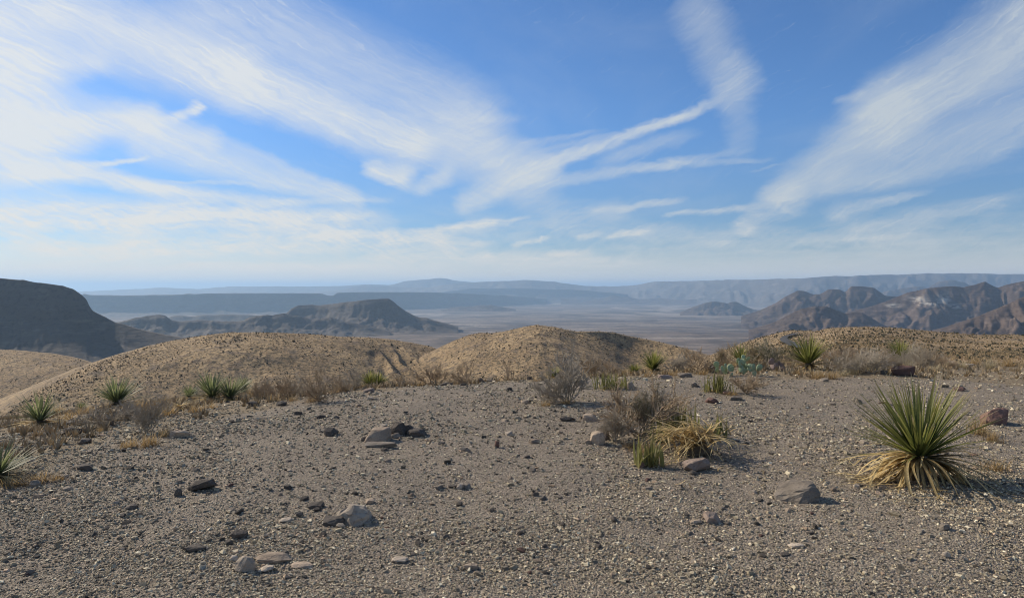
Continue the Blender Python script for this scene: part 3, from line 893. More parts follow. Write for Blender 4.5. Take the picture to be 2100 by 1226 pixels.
def gravel():
    n = 265000
    # even in the picture rather than on the ground: row from the brow down to the bottom edge
    row = HZ + 150 + (1300 - HZ - 150) * RNG.uniform(0, 1, n) ** .85
    col = RNG.uniform(-420, 2520, n)
    # flat first guess, then onto the ground itself
    dep = F * EYE / (row - HZ)
    x = (col - 1050) / F * dep; y = dep
    patch = fbm(x * .9, y * .9, 61, 3)
    keep = (RNG.uniform(0, 1, n) < np.clip((.62 + .85 * patch) * (1 - .25 * np.exp(-((x + .3 + .12 * y) / 1.1) ** 2)) * np.interp(col, [0, 1250, 1650, 2100], [1, 1, .7, .68]), .3, 1) * np.interp(col, [-300, -30, 2130, 2400], [.55, 1, 1, .55])) & (y < 17)
    x, y = x[keep], y[keep]
    # trodden tracks hold fewer and smaller stones
    z = ground_z(x, y)
    r = np.hypot(x, y)
    px_size = RNG.gamma(1.3, 1.25, len(x)) + 1.7             # size in photo pixels
    size = np.clip(px_size * y / F, .005, .075)
    size = np.minimum(size, RNG.gamma(3, .0085, len(x)) + .007)
    flat = RNG.uniform(.4, 1.0, len(x))
    scl = np.stack([size * RNG.uniform(.8, 1.7, len(x)), size * RNG.uniform(.7, 1.1, len(x)), size * flat], -1)
    pos = np.stack([x, y, z + scl[:, 2] * .22], -1)
    c = np.array([1.18, 1.21, 1.16]) * PEB_COL[RNG.choice(len(PEB_COL), len(x), p=PEB_P)] * RNG.uniform(.6, 1.4, (len(x), 1))
    vs = pebble_variants(16, 3)
    V, Fc, C = tile(vs, pos, scl, RNG.uniform(0, 6.28, len(x)), RNG.integers(0, 16, len(x)), c, RNG.normal(0, .3, len(x)))
    o = link('gravel', mesh_arrays('gravel', V, Fc, M['gravel'], False, None, C))
    tag(o, 'loose angular grey and tan gravel spread over the overlook', 'gravel', kind='stuff')


gravel()

# ------------------------------------------------------------------ rocks


def rock_mesh(seed, w, d, h, mat, cuts=9, sub=3, tilt=0.0, point=0.0, boxy=.5, rough=.035, outline=None):
    g = np.random.default_rng(seed)
    pts = g.normal(size=(9 + cuts * 2, 3)); pts /= np.linalg.norm(pts, axis=1, keepdims=True)
    bx = np.abs(pts).max(1, keepdims=True)
    pts = pts / bx * boxy + pts * (1 - boxy)
    pts[:, 2] = np.maximum(pts[:, 2], -.55)
    pts[:, :2] += (g.uniform(-.3, .3, 2)) * pts[:, 2:3] * .7
    if point:
        pts[:, :2] *= 1 - point * np.clip((pts[:, 2:3] + .3) / 1.2, 0, 1)
    if outline:
        pts = np.array(outline, float)
    bm = bmesh.new()
    for p in pts:
        bm.verts.new(p)
    r = bmesh.ops.convex_hull(bm, input=list(bm.verts))
    bmesh.ops.delete(bm, geom=[q for q in r['geom_interior'] if isinstance(q, bmesh.types.BMVert)], context='VERTS')
    lo = Vector([min(v.co[k] for v in bm.verts) for k in range(3)]); hi = Vector([max(v.co[k] for v in bm.verts) for k in range(3)])
    if sub > 2:
        bmesh.ops.bevel(bm, geom=list(bm.edges), offset=.035, segments=1, affect='EDGES', clamp_overlap=True)
        bmesh.ops.triangulate(bm, faces=list(bm.faces))
        bmesh.ops.subdivide_edges(bm, edges=[e for e in bm.edges if e.calc_length() > .3], cuts=2, use_grid_fill=True)
        bmesh.ops.triangulate(bm, faces=list(bm.faces))
        bm.normal_update()
        off = Vector((seed * 3.1, 0, 0))
        mv = [(v, v.normal * (mnoise.fractal(v.co * 2.2 + off, .6, 2.1, 4) * rough * 2.4)) for v in bm.verts]
        for v, d_ in mv:
            v.co += d_
    for v in bm.verts:
        v.co = Vector(((v.co.x - (lo.x + hi.x) / 2) / (hi.x - lo.x) * w, (v.co.y - (lo.y + hi.y) / 2) / (hi.y - lo.y) * d, (v.co.z - lo.z) / (hi.z - lo.z) * h))
    if tilt:
        for v in bm.verts:
            v.co.z += v.co.x * math.tan(tilt)
        mz = min(v.co.z for v in bm.verts)
        for v in bm.verts:
            v.co.z -= mz
    bm.normal_update()
    for fc in bm.faces:
        fc.smooth = True
    for e in bm.edges:
        if len(e.link_faces) == 2 and e.calc_face_angle(0) > R(22):
            e.smooth = False
    me = bpy.data.meshes.new('rock'); bm.to_mesh(me); bm.free()
    me.materials.append(mat)
    return me


ROCK_NO = [0]


def rock(px, py, w, h, mat, label, depth=.8, name='rock', rz=None, sink=.14, group=None, **kw):
    """px, py: middle of the foot of the rock in the photograph; w, h in its pixels"""
    ROCK_NO[0] += 1
    x, y, z = to_ground(px, py)
    mw, mh = w / F * y * 1.06, h / F * y * 1.1
    # part of the height seen is the depth of the top seen from above
    elev = (EYE - z) / y
    dpt = mw * depth
    mh2 = max(mh - dpt * elev * .55, mh * .5)
    me = rock_mesh(ROCK_NO[0] * 7 + 3, mw, dpt, mh2 * (1 + sink), M[mat], **kw)
    o = link(name, me)
    yy = y + dpt * .4
    xx = (px - 1050) / F * yy
    o.location = (xx, yy, float(ground_z(xx, yy)) - mh2 * sink)
    if rz is not None:
        o.rotation_euler = (0, 0, rz)
    tag(o, label, 'rock', group)
    return o


ROCKS = [
    (1633, 1032, 80, 46, 'rock_grey', 'grey brown boulder with a dark end, left of the big spiky green plant', dict(depth=.8, rough=.03, outline=[(-.5, -.1, .04), (-.5, .25, .45), (-.46, .0, .30), (-.1, -.45, 0), (.12, -.5, 0), (.47, -.3, 0), (.5, .1, 0), (.45, .5, 0), (-.35, .5, 0), (-.1, .25, .62), (.15, -.36, .80), (.2, .1, 1), (.42, .0, .98), (.48, -.12, .7), (.42, .4, .9), (-.1, .45, .85), (.47, -.26, .62)])),
    (1461, 1075, 33, 22, 'rock_brown', 'brown blocky stone casting a shadow, left of the grey brown boulder', dict(boxy=.8, cuts=5)),
    (1427, 1074, 24, 10, 'rock_tan', 'small flat tan stone just left of the brown blocky stone', dict(cuts=6)),
    (722, 1079, 78, 46, 'rock_pale', 'large pale pointed boulder in the gravel at lower left of centre', dict(depth=.8, rough=.05, outline=[(-.5, -.1, 0), (-.45, .1, .25), (-.3, .2, .55), (-.06, .1, 1), (.05, -.1, .95), (.30, .1, .85), (.42, -.05, .6), (.5, .0, .25), (.42, -.2, 0), (.1, -.5, 0), (-.12, -.35, .2), (-.1, -.2, .55), (-.4, .5, 0), (.45, .5, 0), (.2, .45, .7), (.0, -.3, .6)])),
    (686, 1079, 42, 20, 'rock_dark', 'dark wedge of rock leaning on the large pale pointed boulder', dict(cuts=8)),
    (650, 1043, 32, 14, 'rock_dark', 'dark low stone up and left of the large pale pointed boulder', dict(cuts=8)),
    (415, 1008, 54, 22, 'rock_dark', 'long dark sloping rock alone on the left gravel', dict(depth=.55, tilt=R(12), cuts=8)),
    (365, 1017, 16, 16, 'rock_dark', 'small dark round stone beside the long dark sloping rock', dict()),
    (268, 1045, 26, 12, 'rock_dark', 'dark stone with a flat tail, left of the long dark sloping rock', dict()),
    (677, 894, 30, 17, 'rock_dark', 'dark round stone left of the flat topped tan boulder', dict(boxy=.2)),
    (774, 907, 50, 27, 'rock_tan', 'flat topped tan boulder beside the dark rock pile', dict(depth=.7, rough=.02, outline=[(-.5, -.4, 0), (-.5, .4, 0), (.42, -.5, 0), (.5, .4, 0), (-.2, -.15, .9), (-.22, .4, .95), (.3, -.2, .95), (.48, .3, 1), (.46, -.15, .6), (.1, -.35, .7)])),
    (780, 918, 62, 11, 'rock_grey', 'long flat slab in front of the flat topped tan boulder', dict(depth=.35, boxy=.8, cuts=5)),
    (747, 905, 13, 8, 'rock_dark', 'small dark stone at the left foot of the flat topped tan boulder', dict()),
    (787, 878, 14, 7, 'rock_pale', 'small pale stone behind the flat topped tan boulder', dict()),
    (818, 892, 32, 24, 'rock_dark', 'tallest dark rock of the pile beside the flat topped tan boulder', dict(point=.3)),
    (837, 891, 26, 19, 'rock_dark', 'middle dark rock of the pile beside the flat topped tan boulder', dict(point=.2)),
    (854, 896, 38, 15, 'rock_dark', 'rightmost low dark rock of the pile beside the flat topped tan boulder', dict()),
    (812, 899, 20, 10, 'rock_grey', 'grey stone at the front of the dark rock pile', dict()),
    (1226, 912, 30, 27, 'rock_tan', 'rounded pinkish tan rock at the left foot of the dead leaf clump', dict(boxy=.3)),
    (1241, 903, 18, 24, 'rock_dark', 'dark upright rock behind the rounded pinkish tan rock', dict(point=.2)),
    (1207, 911, 13, 9, 'rock_tan', 'small tan stone at the left of the rounded pinkish tan rock', dict()),
    (1209, 864, 30, 14, 'rock_tan', 'pale tan rock by the bare twiggy bush with dead leaves', dict(point=.3)),
    (1163, 864, 28, 9, 'rock_dark', 'thin dark flat rock left of the pale tan rock', dict(depth=.5)),
    (1428, 968, 52, 22, 'rock_brown', 'brown flat tilted slab below the clump of dead leaves', dict(depth=.6, tilt=R(8), cuts=7)),
    (1315, 960, 14, 11, 'rock_red', 'small reddish stone below the upright leaves of the clump', dict()),
    (1851, 771, 40, 21, 'rock_red', 'reddish brown block standing behind the big spiky green plant', dict(boxy=.85, cuts=5)),
    (2040, 872, 48, 34, 'rock_red', 'rounded reddish boulder at the right edge', dict(boxy=.3)),
    (1966, 802, 22, 9, 'rock_red', 'flat reddish stone up and right of the big spiky green plant', dict()),
    (1364, 777, 28, 9, 'rock_brown', 'brown flat rock on the brow below the spiky plant', dict(depth=.5)),
    (1405, 774, 30, 9, 'rock_grey', 'grey flat rock on the brow, right of the brown flat rock', dict(depth=.5)),
    (1293, 799, 18, 16, 'rock_tan', 'tan triangular rock at the right end of the low stiff leaved plant', dict(point=.5)),
    (1460, 827, 24, 12, 'rock_red', 'reddish triangular stone in front of the low dark bush', dict(point=.3)),
    (1508, 821, 26, 9, 'rock_grey', 'bluish grey flat stone right of the reddish triangular stone', dict()),
    (1423, 793, 13, 9, 'rock_grey', 'small grey stone left of the low dark bush', dict()),
    (1462, 762, 22, 11, 'rock_pale', 'pale rock left of the prickly pear', dict()),
    (1482, 767, 20, 11, 'rock_grey', 'grey rock at the foot of the prickly pear', dict()),
    (1491, 809, 17, 7, 'rock_red', 'pinkish flat stone in front of the low dark bush', dict()),
    (756, 805, 22, 9, 'rock_brown', 'brown rock on the brow below the pair of spiky plants', dict()),
    (577, 832, 20, 10, 'rock_dark', 'dark stone at the gravel edge below the brown bushes', dict()),
    (519, 833, 22, 10, 'rock_dark', 'dark stone below the pale dead rosette', dict()),
    (612, 851, 17, 7, 'rock_dark', 'small dark flat stone out on the gravel above the round dark stone', dict(depth=.5)),
    (659, 858, 18, 7, 'rock_dark', 'dark flat stone, left one of a pair above the round dark stone', dict(depth=.5)),
    (690, 859, 12, 6, 'rock_dark', 'dark flat stone, right one of a pair above the round dark stone', dict(depth=.5)),
    (371, 897, 43, 14, 'rock_tan', 'tan topped flat slab right of the twiggy bush on the left', dict(depth=.5, boxy=.85, cuts=5)),
    (174, 911, 23, 13, 'rock_dark', 'dark oval stone on the left gravel', dict(boxy=.2)),
    (150, 892, 32, 17, 'rock_dark', 'dark peaked rock above the dark oval stone at left', dict(point=.3)),
    (124, 895, 28, 8, 'rock_grey', 'grey tilted slab leaning on the dark peaked rock', dict(tilt=R(10))),
    (226, 874, 14, 11, 'rock_dark', 'small dark stone under the left twiggy shrub', dict()),
    (154, 871, 26, 10, 'rock_dark', 'dark flat rock below the leftmost spiky plant', dict()),
    (178, 966, 34, 13, 'rock_dark', 'dark low rock with a pale flake, near the golden grass at the left edge', dict()),
    (128, 982, 22, 9, 'rock_grey', 'pale grey stone at the end of the golden grass at the left edge', dict()),
    (72, 1000, 20, 14, 'rock_grey', 'grey stone below the golden grass at the left edge', dict()),
    (490, 1108, 34, 19, 'rock_dark', 'dark grey lumpy stone left of and below the pale pointed boulder', dict()),
    (470, 1118, 16, 11, 'rock_dark', 'small dark stone beside the dark grey lumpy stone', dict()),
    (398, 1134, 44, 15, 'rock_dark', 'dark half buried rock near the lower left', dict(depth=.6)),
    (502, 1176, 40, 34, 'rock_pale', 'pale upright stone at the bottom edge, left of the long tan rock', dict(point=.2)),
    (562, 1156, 72, 20, 'rock_tan', 'long tan rock lying at the bottom edge', dict(depth=.5)),
    (545, 1174, 30, 14, 'rock_pale', 'pale stone below the long tan rock', dict()),
    (620, 1166, 44, 12, 'rock_tan', 'tan flat stones right of the long tan rock', dict(depth=.6)),
    (480, 1150, 16, 11, 'rock_pale', 'small pale stone above the pale upright stone', dict()),
    (944, 1003, 16, 12, 'rock_pale', 'pale stone in the little heap at mid gravel', dict(point=.3)),
    (957, 1003, 16, 10, 'rock_grey', 'grey stone in the little heap at mid gravel', dict()),
    (928, 1001, 18, 7, 'rock_dark', 'dark flat stone in the little heap at mid gravel', dict()),
    (758, 1034, 22, 10, 'rock_tan', 'tan stone just up and right of the pale pointed boulder', dict()),
    (586, 1072, 24, 9, 'rock_pale', 'pale flat stone left of the dark wedge of rock', dict()),
    (614, 1060, 14, 10, 'rock_dark', 'small dark stone above the pale flat stone', dict()),
    (1019, 918, 10, 13, 'rock_red', 'small pink upright stone at mid gravel', dict()),
    (1095, 910, 22, 9, 'rock_tan', 'tan stone right of the small pink upright stone', dict()),
    (905, 912, 14, 7, 'rock_grey', 'small grey stone right of the dark rock pile', dict()),
    (965, 1170, 30, 15, 'rock_tan', 'tan stone at the bottom edge near the centre', dict()),
    (820, 1156, 34, 12, 'rock_pale', 'pale flat stone at the bottom, left of the tan stone', dict()),
    (1936, 1089, 20, 14, 'rock_grey', 'bluish grey stone at lower right', dict(boxy=.2)),
    (1632, 1125, 27, 12, 'rock_pale', 'pale flat stone below the grey brown boulder', dict()),
    (1609, 1141, 18, 8, 'rock_dark', 'small dark stone below the pale flat stone', dict()),
    (1941, 1144, 16, 12, 'rock_pale', 'pale rounded stone near the lower right corner', dict(boxy=.2)),
    (1803, 1129, 13, 8, 'rock_tan', 'small tan stone left of the pale rounded stone', dict()),
    (1808, 1004, 14, 10, 'rock_tan', 'tan stone in front of the big spiky green plant', dict()),
    (1757, 1003, 13, 9, 'rock_pale', 'pale stone at the left foot of the dry leaf skirt', dict()),
    (986, 773, 16, 10, 'rock_dark', 'dark pointed rock on the brow left of the sparse bush', dict(point=.3)),
    (1086, 770, 12, 7, 'rock_dark', 'small dark rock on the brow right of the sparse bush', dict()),
    (1004, 776, 12, 5, 'rock_grey', 'small grey rock on the brow beside the dark pointed rock', dict()),
    (915, 790, 26, 6, 'rock_dark', 'dark flat rock under the leftward leaning bush on the brow', dict(depth=.5)),
    (1078, 828, 14, 8, 'rock_pale', 'pale stone below the grey twiggy bushes', dict()),
    (1690, 783, 16, 8, 'rock_grey', 'grey stone in front of the golden grass clump', dict()),
    (1760, 765, 18, 9, 'rock_dark', 'dark stone between the pale grass puffs', dict()),
    (1812, 768, 12, 9, 'rock_dark', 'dark upright stone left of the reddish brown block', dict()),
    (1950, 748, 18, 7, 'rock_brown', 'brown flat stone on the far right brow', dict()),
    (1990, 752, 22, 7, 'rock_grey', 'grey flat stone at the far right brow', dict()),
    (1905, 907, 12, 8, 'rock_grey', 'grey stone beneath the big spiky green plant', dict()),
]
for px, py, w, h, mt, lb, kw in ROCKS:
    rock(px, py, w, h, mt, lb, **kw)


def loose_stones():
    """smaller stones, still one by one"""
    kinds = [('rock_pale', 'small pale stone lying loose on the gravel'), ('rock_tan', 'small tan stone lying loose on the gravel'), ('rock_dark', 'small dark stone lying loose on the gravel'),
             ('rock_grey', 'small grey stone lying loose on the gravel'), ('rock_red', 'small reddish stone lying loose on the gravel')]
    protos = []
    for k, (mt, lb) in enumerate(kinds):
        protos.append([rock_mesh(900 + k * 10 + q, 1, .8, .55, M[mt], cuts=8, sub=2) for q in range(3)])
    w = [.22, .26, .26, .2, .06]
    cut = (' beside', ' left', ' right', ' alone', ' with', ' in ', ' casting', ' leaning', ' on ', ' above', ' below', ' at ', ' up ', ' just', ' behind', ' standing', ' near', ' by ', ' out ', ' of ', ' lying', ' under', ' cut', ' beneath', ' between', ' half', ',')
    heads = {}
    for r_ in ROCKS:
        lb = r_[5]
        k = min([lb.find(c) for c in cut if lb.find(c) > 0] + [len(lb)])
        heads.setdefault(lb[:k], []).append(r_)
    anchors = [(h, v[0][0], v[0][1] - v[0][3] * .5) for h, v in heads.items() if len(v) == 1 and len(h.split()) >= 3]
    anchors += [('big spiky green plant', 1886, 900), ('big dead leaf mound', 1425, 900), ('brow plant', 1340, 750), ('tallest bare grey bush', 1166, 790), ('left edge golden grass', 78, 980), ('left twiggy bush', 300, 870)]
    used = {}
    counted = {}
    for i in range(216):
        row = 790 + 400 * RNG.uniform() ** .9; col = RNG.uniform(10, 2090)
        x, y, z = to_ground(col, row)
        if y > 14:
            continue
        if float(veg_amount(x, y)) > .6 and RNG.uniform() < .6:
            continue
        k = int(RNG.choice(5, p=w))
        s = RNG.uniform(9, 19) / F * y
        o = link('stone', protos[k][int(RNG.integers(0, 3))])
        o.location = (x, y, z - s * .08); o.scale = (s, s * RNG.uniform(.7, 1.1), s * RNG.uniform(.5, 1.0))
        o.rotation_euler = (RNG.normal(0, .15), RNG.normal(0, .15), RNG.uniform(0, 6.28))
        h, ax, ay = min(anchors, key=lambda q: math.hypot(q[1] - col, (q[2] - row) * 1.8))
        dx, dy = col - ax, row - ay
        side = ('left of' if dx < 0 else 'right of') if abs(dx) > abs(dy) * 1.4 else ('behind' if dy < 0 else 'in front of')
        if .5 < abs(dx) / (abs(dy) + 1) < 1.4:
            side = ('behind and ' if dy < 0 else 'in front and ') + ('left of' if dx < 0 else 'right of')
        near = 'close' if math.hypot(dx, dy) < 45 else ('well' if math.hypot(dx, dy) < 110 else 'far')
        side = side.replace('behind and', 'behind,').replace('in front and', 'in front,')
        form = 'flat' if o.scale[2] < s * .66 else ('chunky' if o.scale[2] > s * .84 else 'small')
        lb = '%s %s stone lying %s %s the %s' % (form, kinds[k][1].split()[1], near, side, h)
        if lb in counted:
            first = lb
            for extra in ('larger' if s * F / y > counted[lb] else 'smaller', 'rough', 'angular', 'weathered'):
                lb = first.replace('stone', extra + ' stone', 1)
                if lb not in counted:
                    break
        counted[lb] = s * F / y
        tag(o, lb, 'stone', 'loose stones scattered over the gravel')


loose_stones()

# ------------------------------------------------------------------ plants


class MB:
    """collects blades and tubes into one mesh with 'along' and 'rnd' attributes"""
    def __init__(s):
        s.v, s.f, s.al, s.rn = [], [], [], []

    def blade(s, base, az, elev, length, width, droop, segs=4, fold=.25, rnd=None, floor=None, curl=0.0):
        rnd = random.random() if rnd is None else rnd
        c, sn = math.cos(az), math.sin(az)
        p = Vector(base); i0 = len(s.v); st = length / segs; down = False
        for k in range(segs + 1):
            t = k / segs
            w = width * (1 - t) ** .75 * (.8 + .2 * min(1, t * 6)) * .5 + width * .03
            e = random.uniform(-.02, .10) if down else elev - droop * t ** 1.3
            a2 = az + curl * t
            c2, s2 = math.cos(a2), math.sin(a2)
            side = Vector((-s2, c2, 0))
            nrm = Vector((-math.sin(e) * c2, -math.sin(e) * s2, math.cos(e)))
            for q, sg in enumerate((-1, 0, 1)):
                co = p + side * (sg * w) - nrm * (w * fold if sg == 0 else 0)
                s.v.append(co[:]); s.al.append(t); s.rn.append(rnd)
            p = p + Vector((math.cos(e) * c2, math.cos(e) * s2, math.sin(e))) * st
            if floor is not None and p.z < floor:
                p.z = floor + .004; down = True
        for k in range(segs):
            a = i0 + 3 * k
            for q in (0, 1):
                s.f.append((a + q, a + q + 1, a + q + 4)); s.f.append((a + q, a + q + 4, a + q + 3))

    def tube(s, pts, r0, r1, sides=3):
        i0 = len(s.v); n = len(pts); rnd = random.random()
        for k, p in enumerate(pts):
            t = k / (n - 1); r = r0 + (r1 - r0) * t
            d = (pts[min(k + 1, n - 1)] - pts[max(k - 1, 0)]).normalized()
            a = d.orthogonal().normalized(); b = d.cross(a)
            for q in range(sides):
                an = 2 * math.pi * q / sides
                s.v.append((p + a * (math.cos(an) * r) + b * (math.sin(an) * r))[:]); s.al.append(t); s.rn.append(rnd)
        for k in range(n - 1):
            for q in range(sides):
                a = i0 + k * sides + q; b = i0 + k * sides + (q + 1) % sides
                s.f.append((a, b, b + sides)); s.f.append((a, b + sides, a + sides))

    def leaf(s, p, size):
        d = Vector((random.gauss(0, 1), random.gauss(0, 1), random.gauss(0, 1))).normalized()
        a = d.orthogonal().normalized(); i0 = len(s.v)
        for co in (p - d * size, p + a * size * .45, p + d * size):
            s.v.append(co[:]); s.al.append(.5); s.rn.append(random.random())
        s.f.append((i0, i0 + 1, i0 + 2))

    def mesh(s, name, mat, smooth=True):
        return mesh_arrays(name, s.v, s.f, mat, smooth, {'along': s.al, 'rnd': s.rn})


def stem_mesh(r, h):
    b = MB()
    b.tube([Vector((0, 0, -.02)), Vector((0, 0, h * .5)), Vector((0, 0, h))], r, r * .75, 10)
    return b.mesh('stem', M['stem'])


# ---- small sotols: rosettes of nominal width 1 m
def sotol_parts(seed, mat, n=130, nd=45, wide=.03):
    random.seed(seed)
    b = MB()
    for k in range(n):
        e = R(random.triangular(2, 88, 50)); L = random.uniform(.40, .56)
        b.blade((0, 0, .07), random.uniform(0, 6.283), e, L, wide, R(random.uniform(-4, 22)), 3)
    d = MB()
    for k in range(nd):
        a = random.uniform(0, 6.283)
        d.blade((math.cos(a) * .04, math.sin(a) * .04, .07), a, R(random.uniform(-25, 12)), random.uniform(.25, .45), wide * 1.05, R(random.uniform(10, 60)), 4, floor=.0, curl=random.uniform(-.5, .5))
    return b.mesh('leaves', M[mat]), d.mesh('dead_leaves', M['straw']), stem_mesh(.05, .1)


SOTOL = [sotol_parts(11, 'sotol_grey'), sotol_parts(12, 'sotol'), sotol_parts(13, 'sotol_grey', 95, 60), sotol_parts(14, 'sotol', 140, 30)]


def sotol(px, py, width, kind, label, squash=1.0, group='spiky green rosette plants along the brow', dead=True):
    x, y, z = to_ground(px, py)
    s = width / F * y * 1.68
    root = empty('sotol_plant', (x, y, z), random.uniform(0, 6.28), s)
    root.scale = (s, s, s * squash * .82)
    lv, dl, st = SOTOL[kind]
    tag(link('leaves', lv, root), kind='stuff')
    if dead:
        tag(link('dead_leaves', dl, root), kind='stuff')
    link('stem', st, root)
    tag(root, label, 'spiky plant', group)


sotol(1658, 757, 84, 3, 'spiky green rosette plant on the brow just below the road bend', 1.25)
sotol(1846, 738, 58, 1, 'yellowish green spiky plant half hidden in grey shrubs on the right brow', 1.2)
sotol(1340, 764, 56, 1, 'spiky green plant on the brow right of the centre hill', 1.25)
sotol(434, 824, 78, 0, 'large grey green spiky plant at left, left half of a touching pair', 1.15)
sotol(472, 822, 66, 2, 'grey green spiky plant at left, right half of a touching pair', 1.1)
sotol(497, 806, 44, 0, 'small spiky plant behind the right of the touching pair, over a pale dead skirt', 1.2)
sotol(388, 808, 40, 2, 'small spiky plant behind the left of the touching pair', 1.1)
sotol(240, 836, 84, 0, 'spiky grey green plant standing behind a twiggy shrub on the left slope', 1.1)
sotol(82, 874, 84, 2, 'spiky green plant at the left edge above the stones', 1.2)
sotol(758, 786, 44, 1, 'spiky green plant on the brow, left one of a small pair', 1.2)
sotol(776, 785, 42, 3, 'spiky green plant on the brow, right one of a small pair', 1.1)
sotol(168, 832, 26, 0, 'tiny spiky plant on the grassy slope at left', 1.1)
sotol(-6, 985, 118, 2, 'spiky plant at the very left edge with long blades reaching into the gravel', .9)
sotol(1521, 748, 52, 1, 'yellow green spiky plant rising behind the prickly pear', 1.3)
sotol(1302, 760, 34, 1, 'low greenish spiky plant left of the brow plant', .9)
sotol(1137, 775, 30, 1, 'greenish spiky plant showing behind the tall grey bush', 1.2)


def dead_sotol(px, py, width, label, n=70, squash=1.0, seed=3):
    x, y, z = to_ground(px, py)
    s = width / F * y
    random.seed(seed)
    root = empty('dead_sotol_plant', (x, y, z), 0, s)
    root.scale = (s, s, s * squash)
    d = MB()
    for k in range(n):
        d.blade((0, 0, .14), random.uniform(0, 6.283), R(random.uniform(-10, 60)), random.uniform(.4, .6), .03, R(random.uniform(40, 110)), 5, floor=.0, curl=random.uniform(-.4, .4))
    tag(link('dead_leaves', d.mesh('dead_leaves', M['straw']), root), kind='stuff')
    link('stem', stem_mesh(.06, .15), root)
    tag(root, label, 'dead plant')


dead_sotol(1925, 738, 36, 'straw coloured dead rosette on the right brow', 50, .9, 5)
dead_sotol(368, 842, 84, 'pale dead rosette with drooping blades left of the touching green pair', 60, .6, 6)
dead_sotol(506, 818, 34, 'whitish dead skirt of leaves at the gravel edge below the small spiky plant', 50, .55, 8)


# ---- the big sotol at the right: every leaf its own piece
def big_sotol():
    random.seed(21)
    x, y, z = to_ground(1886, 984)
    root = empty('sotol_plant', (x, y, z))
    tag(root, 'biggest spiky green plant with a skirt of straw coloured dead leaves, at right', 'spiky plant', None)
    link('stem', stem_mesh(.075, .22), root)
    green, dead = [], []
    for k in range(10):
        b = MB(); b.blade((0, 0, 0), 0, R(random.uniform(-3, 5)), 1.0, .041, R([2, 4, 8, 14, 3, 20, 6, 10, 26, 5][k]), 6, .3, rnd=(k + .5) / 10)
        green.append(b.mesh('leaf', M['sotol']))
    for k in range(10):
        b = MB(); b.blade((0, 0, 0), 0, 0, 1.0, .030, R(random.uniform(15, 75)), 7, .3, rnd=(k + .5) / 10, curl=random.uniform(-.5, .5))
        dead.append(b.mesh('dead_leaf', M['straw']))
    for k in range(175):
        # thick fan upwards, denser to the left of the plant
        e = R(random.triangular(6, 89, 52)); a = random.uniform(0, 6.283)
        if random.random() < .3:
            a = random.gauss(R(175), .5)
        L = random.uniform(.56, .75) * (1.0 if e > R(30) else .92)
        o = link('leaf', green[k % 10], root)
        o.location = (math.cos(a) * .035, math.sin(a) * .035, .19 + random.uniform(0, .04))
        o.rotation_euler = (random.gauss(0, .25), -e, a); o.scale = (L, L * 1.05, L)
    for k in range(165):
        a = random.uniform(0, 6.283)
        if random.random() < .6:
            a = random.gauss(R(195), .4) if random.random() < .45 else random.gauss(R(-18), .4)
        e = R(random.triangular(-62, 28, -12)); L = random.uniform(.3, .86)
        b = MB()
        b.blade((0, 0, 0), a, e, L, .030, R(random.uniform(30, 95)), 7, .3, floor=-.195, curl=random.gauss(0, .75))
        o = link('dead_leaf', b.mesh('dead_leaf', M['straw']), root)
        o.location = (math.cos(a) * .05, math.sin(a) * .05, .20)


big_sotol()


# ---- lechuguilla: stiff upright leaves
def stiff_parts(seed, n, spread, lean=28, mat='lechu'):
    random.seed(seed); b = MB()
    for k in range(n):
        bx, by = random.gauss(0, spread), random.gauss(0, spread * .6)
        a = random.uniform(0, 6.283)
        b.blade((bx, by, 0), a, R(90 - abs(random.gauss(0, lean))), random.uniform(.5, 1.0), .065, R(random.uniform(-14, 14)), 4, .35)
    return b


def stiff_plant(px, py, width, height, label, n=40, seed=1, lean=26, group='stiff leaved low plants'):
    x, y, z = to_ground(px, py)
    hm = height / F * y; wm = width / F * y
    root = empty('agave_plant', (x, y, z), 0, hm)
    b = stiff_parts(seed, n, .26 * wm / hm, lean)
    if py > 870:
        # big enough in the picture: one by one
        random.seed(seed)
        for k in range(n):
            c = MB(); bx, by = random.gauss(0, .24 * wm / hm), random.gauss(0, .15 * wm / hm)
            c.blade((0, 0, 0), random.uniform(0, 6.283), R(90 - abs(random.gauss(0, lean))), random.uniform(.5, 1.05), .085, R(random.uniform(-16, 16)), 5, .35)
            o = link('leaf', c.mesh('leaf', M['lechu']), root); o.location = (bx, by, 0)
    else:
        tag(link('leaves', b.mesh('leaves', M['lechu']), root), kind='stuff')
    d = MB()
    random.seed(seed + 5)
    for k in range(16):
        a = random.uniform(0, 6.283)
        d.blade((random.gauss(0, .2 * wm / hm), random.gauss(0, .12 * wm / hm), .02), a, R(random.uniform(0, 30)), random.uniform(.3, .7), .06, R(random.uniform(10, 60)), 4, floor=.0, curl=random.gauss(0, .5))
    tag(link('dead_leaves', d.mesh('dead_leaves', M['straw']), root), kind='stuff')
    tag(root, label, 'agave plant', group)


stiff_plant(1253, 798, 66, 42, 'low stiff leaved plant on the gravel right of the tall grey bush', 95, 31, 34)
stiff_plant(1280, 792, 22, 24, 'small stiff leaved plant beside the tan triangular rock', 40, 38, 30)
stiff_plant(1472, 804, 52, 48, 'stiff leaved yellow green plant at the left of the low dark bush', 80, 32, 22)
stiff_plant(1383, 882, 74, 64, 'upright dark green stiff leaves at the back of the dead leaf clump', 60, 33, 12)
stiff_plant(1467, 896, 50, 54, 'stiff leaves at the right end of the dead leaf clump', 34, 34, 15)
stiff_plant(1330, 956, 62, 74, 'yellow green stiff leaves leaning left at the front of the dead leaf clump', 44, 35, 22)
stiff_plant(1352, 908, 40, 58, 'curved yellow green leaves between the twiggy bush and the dead leaf clump', 30, 36, 24)


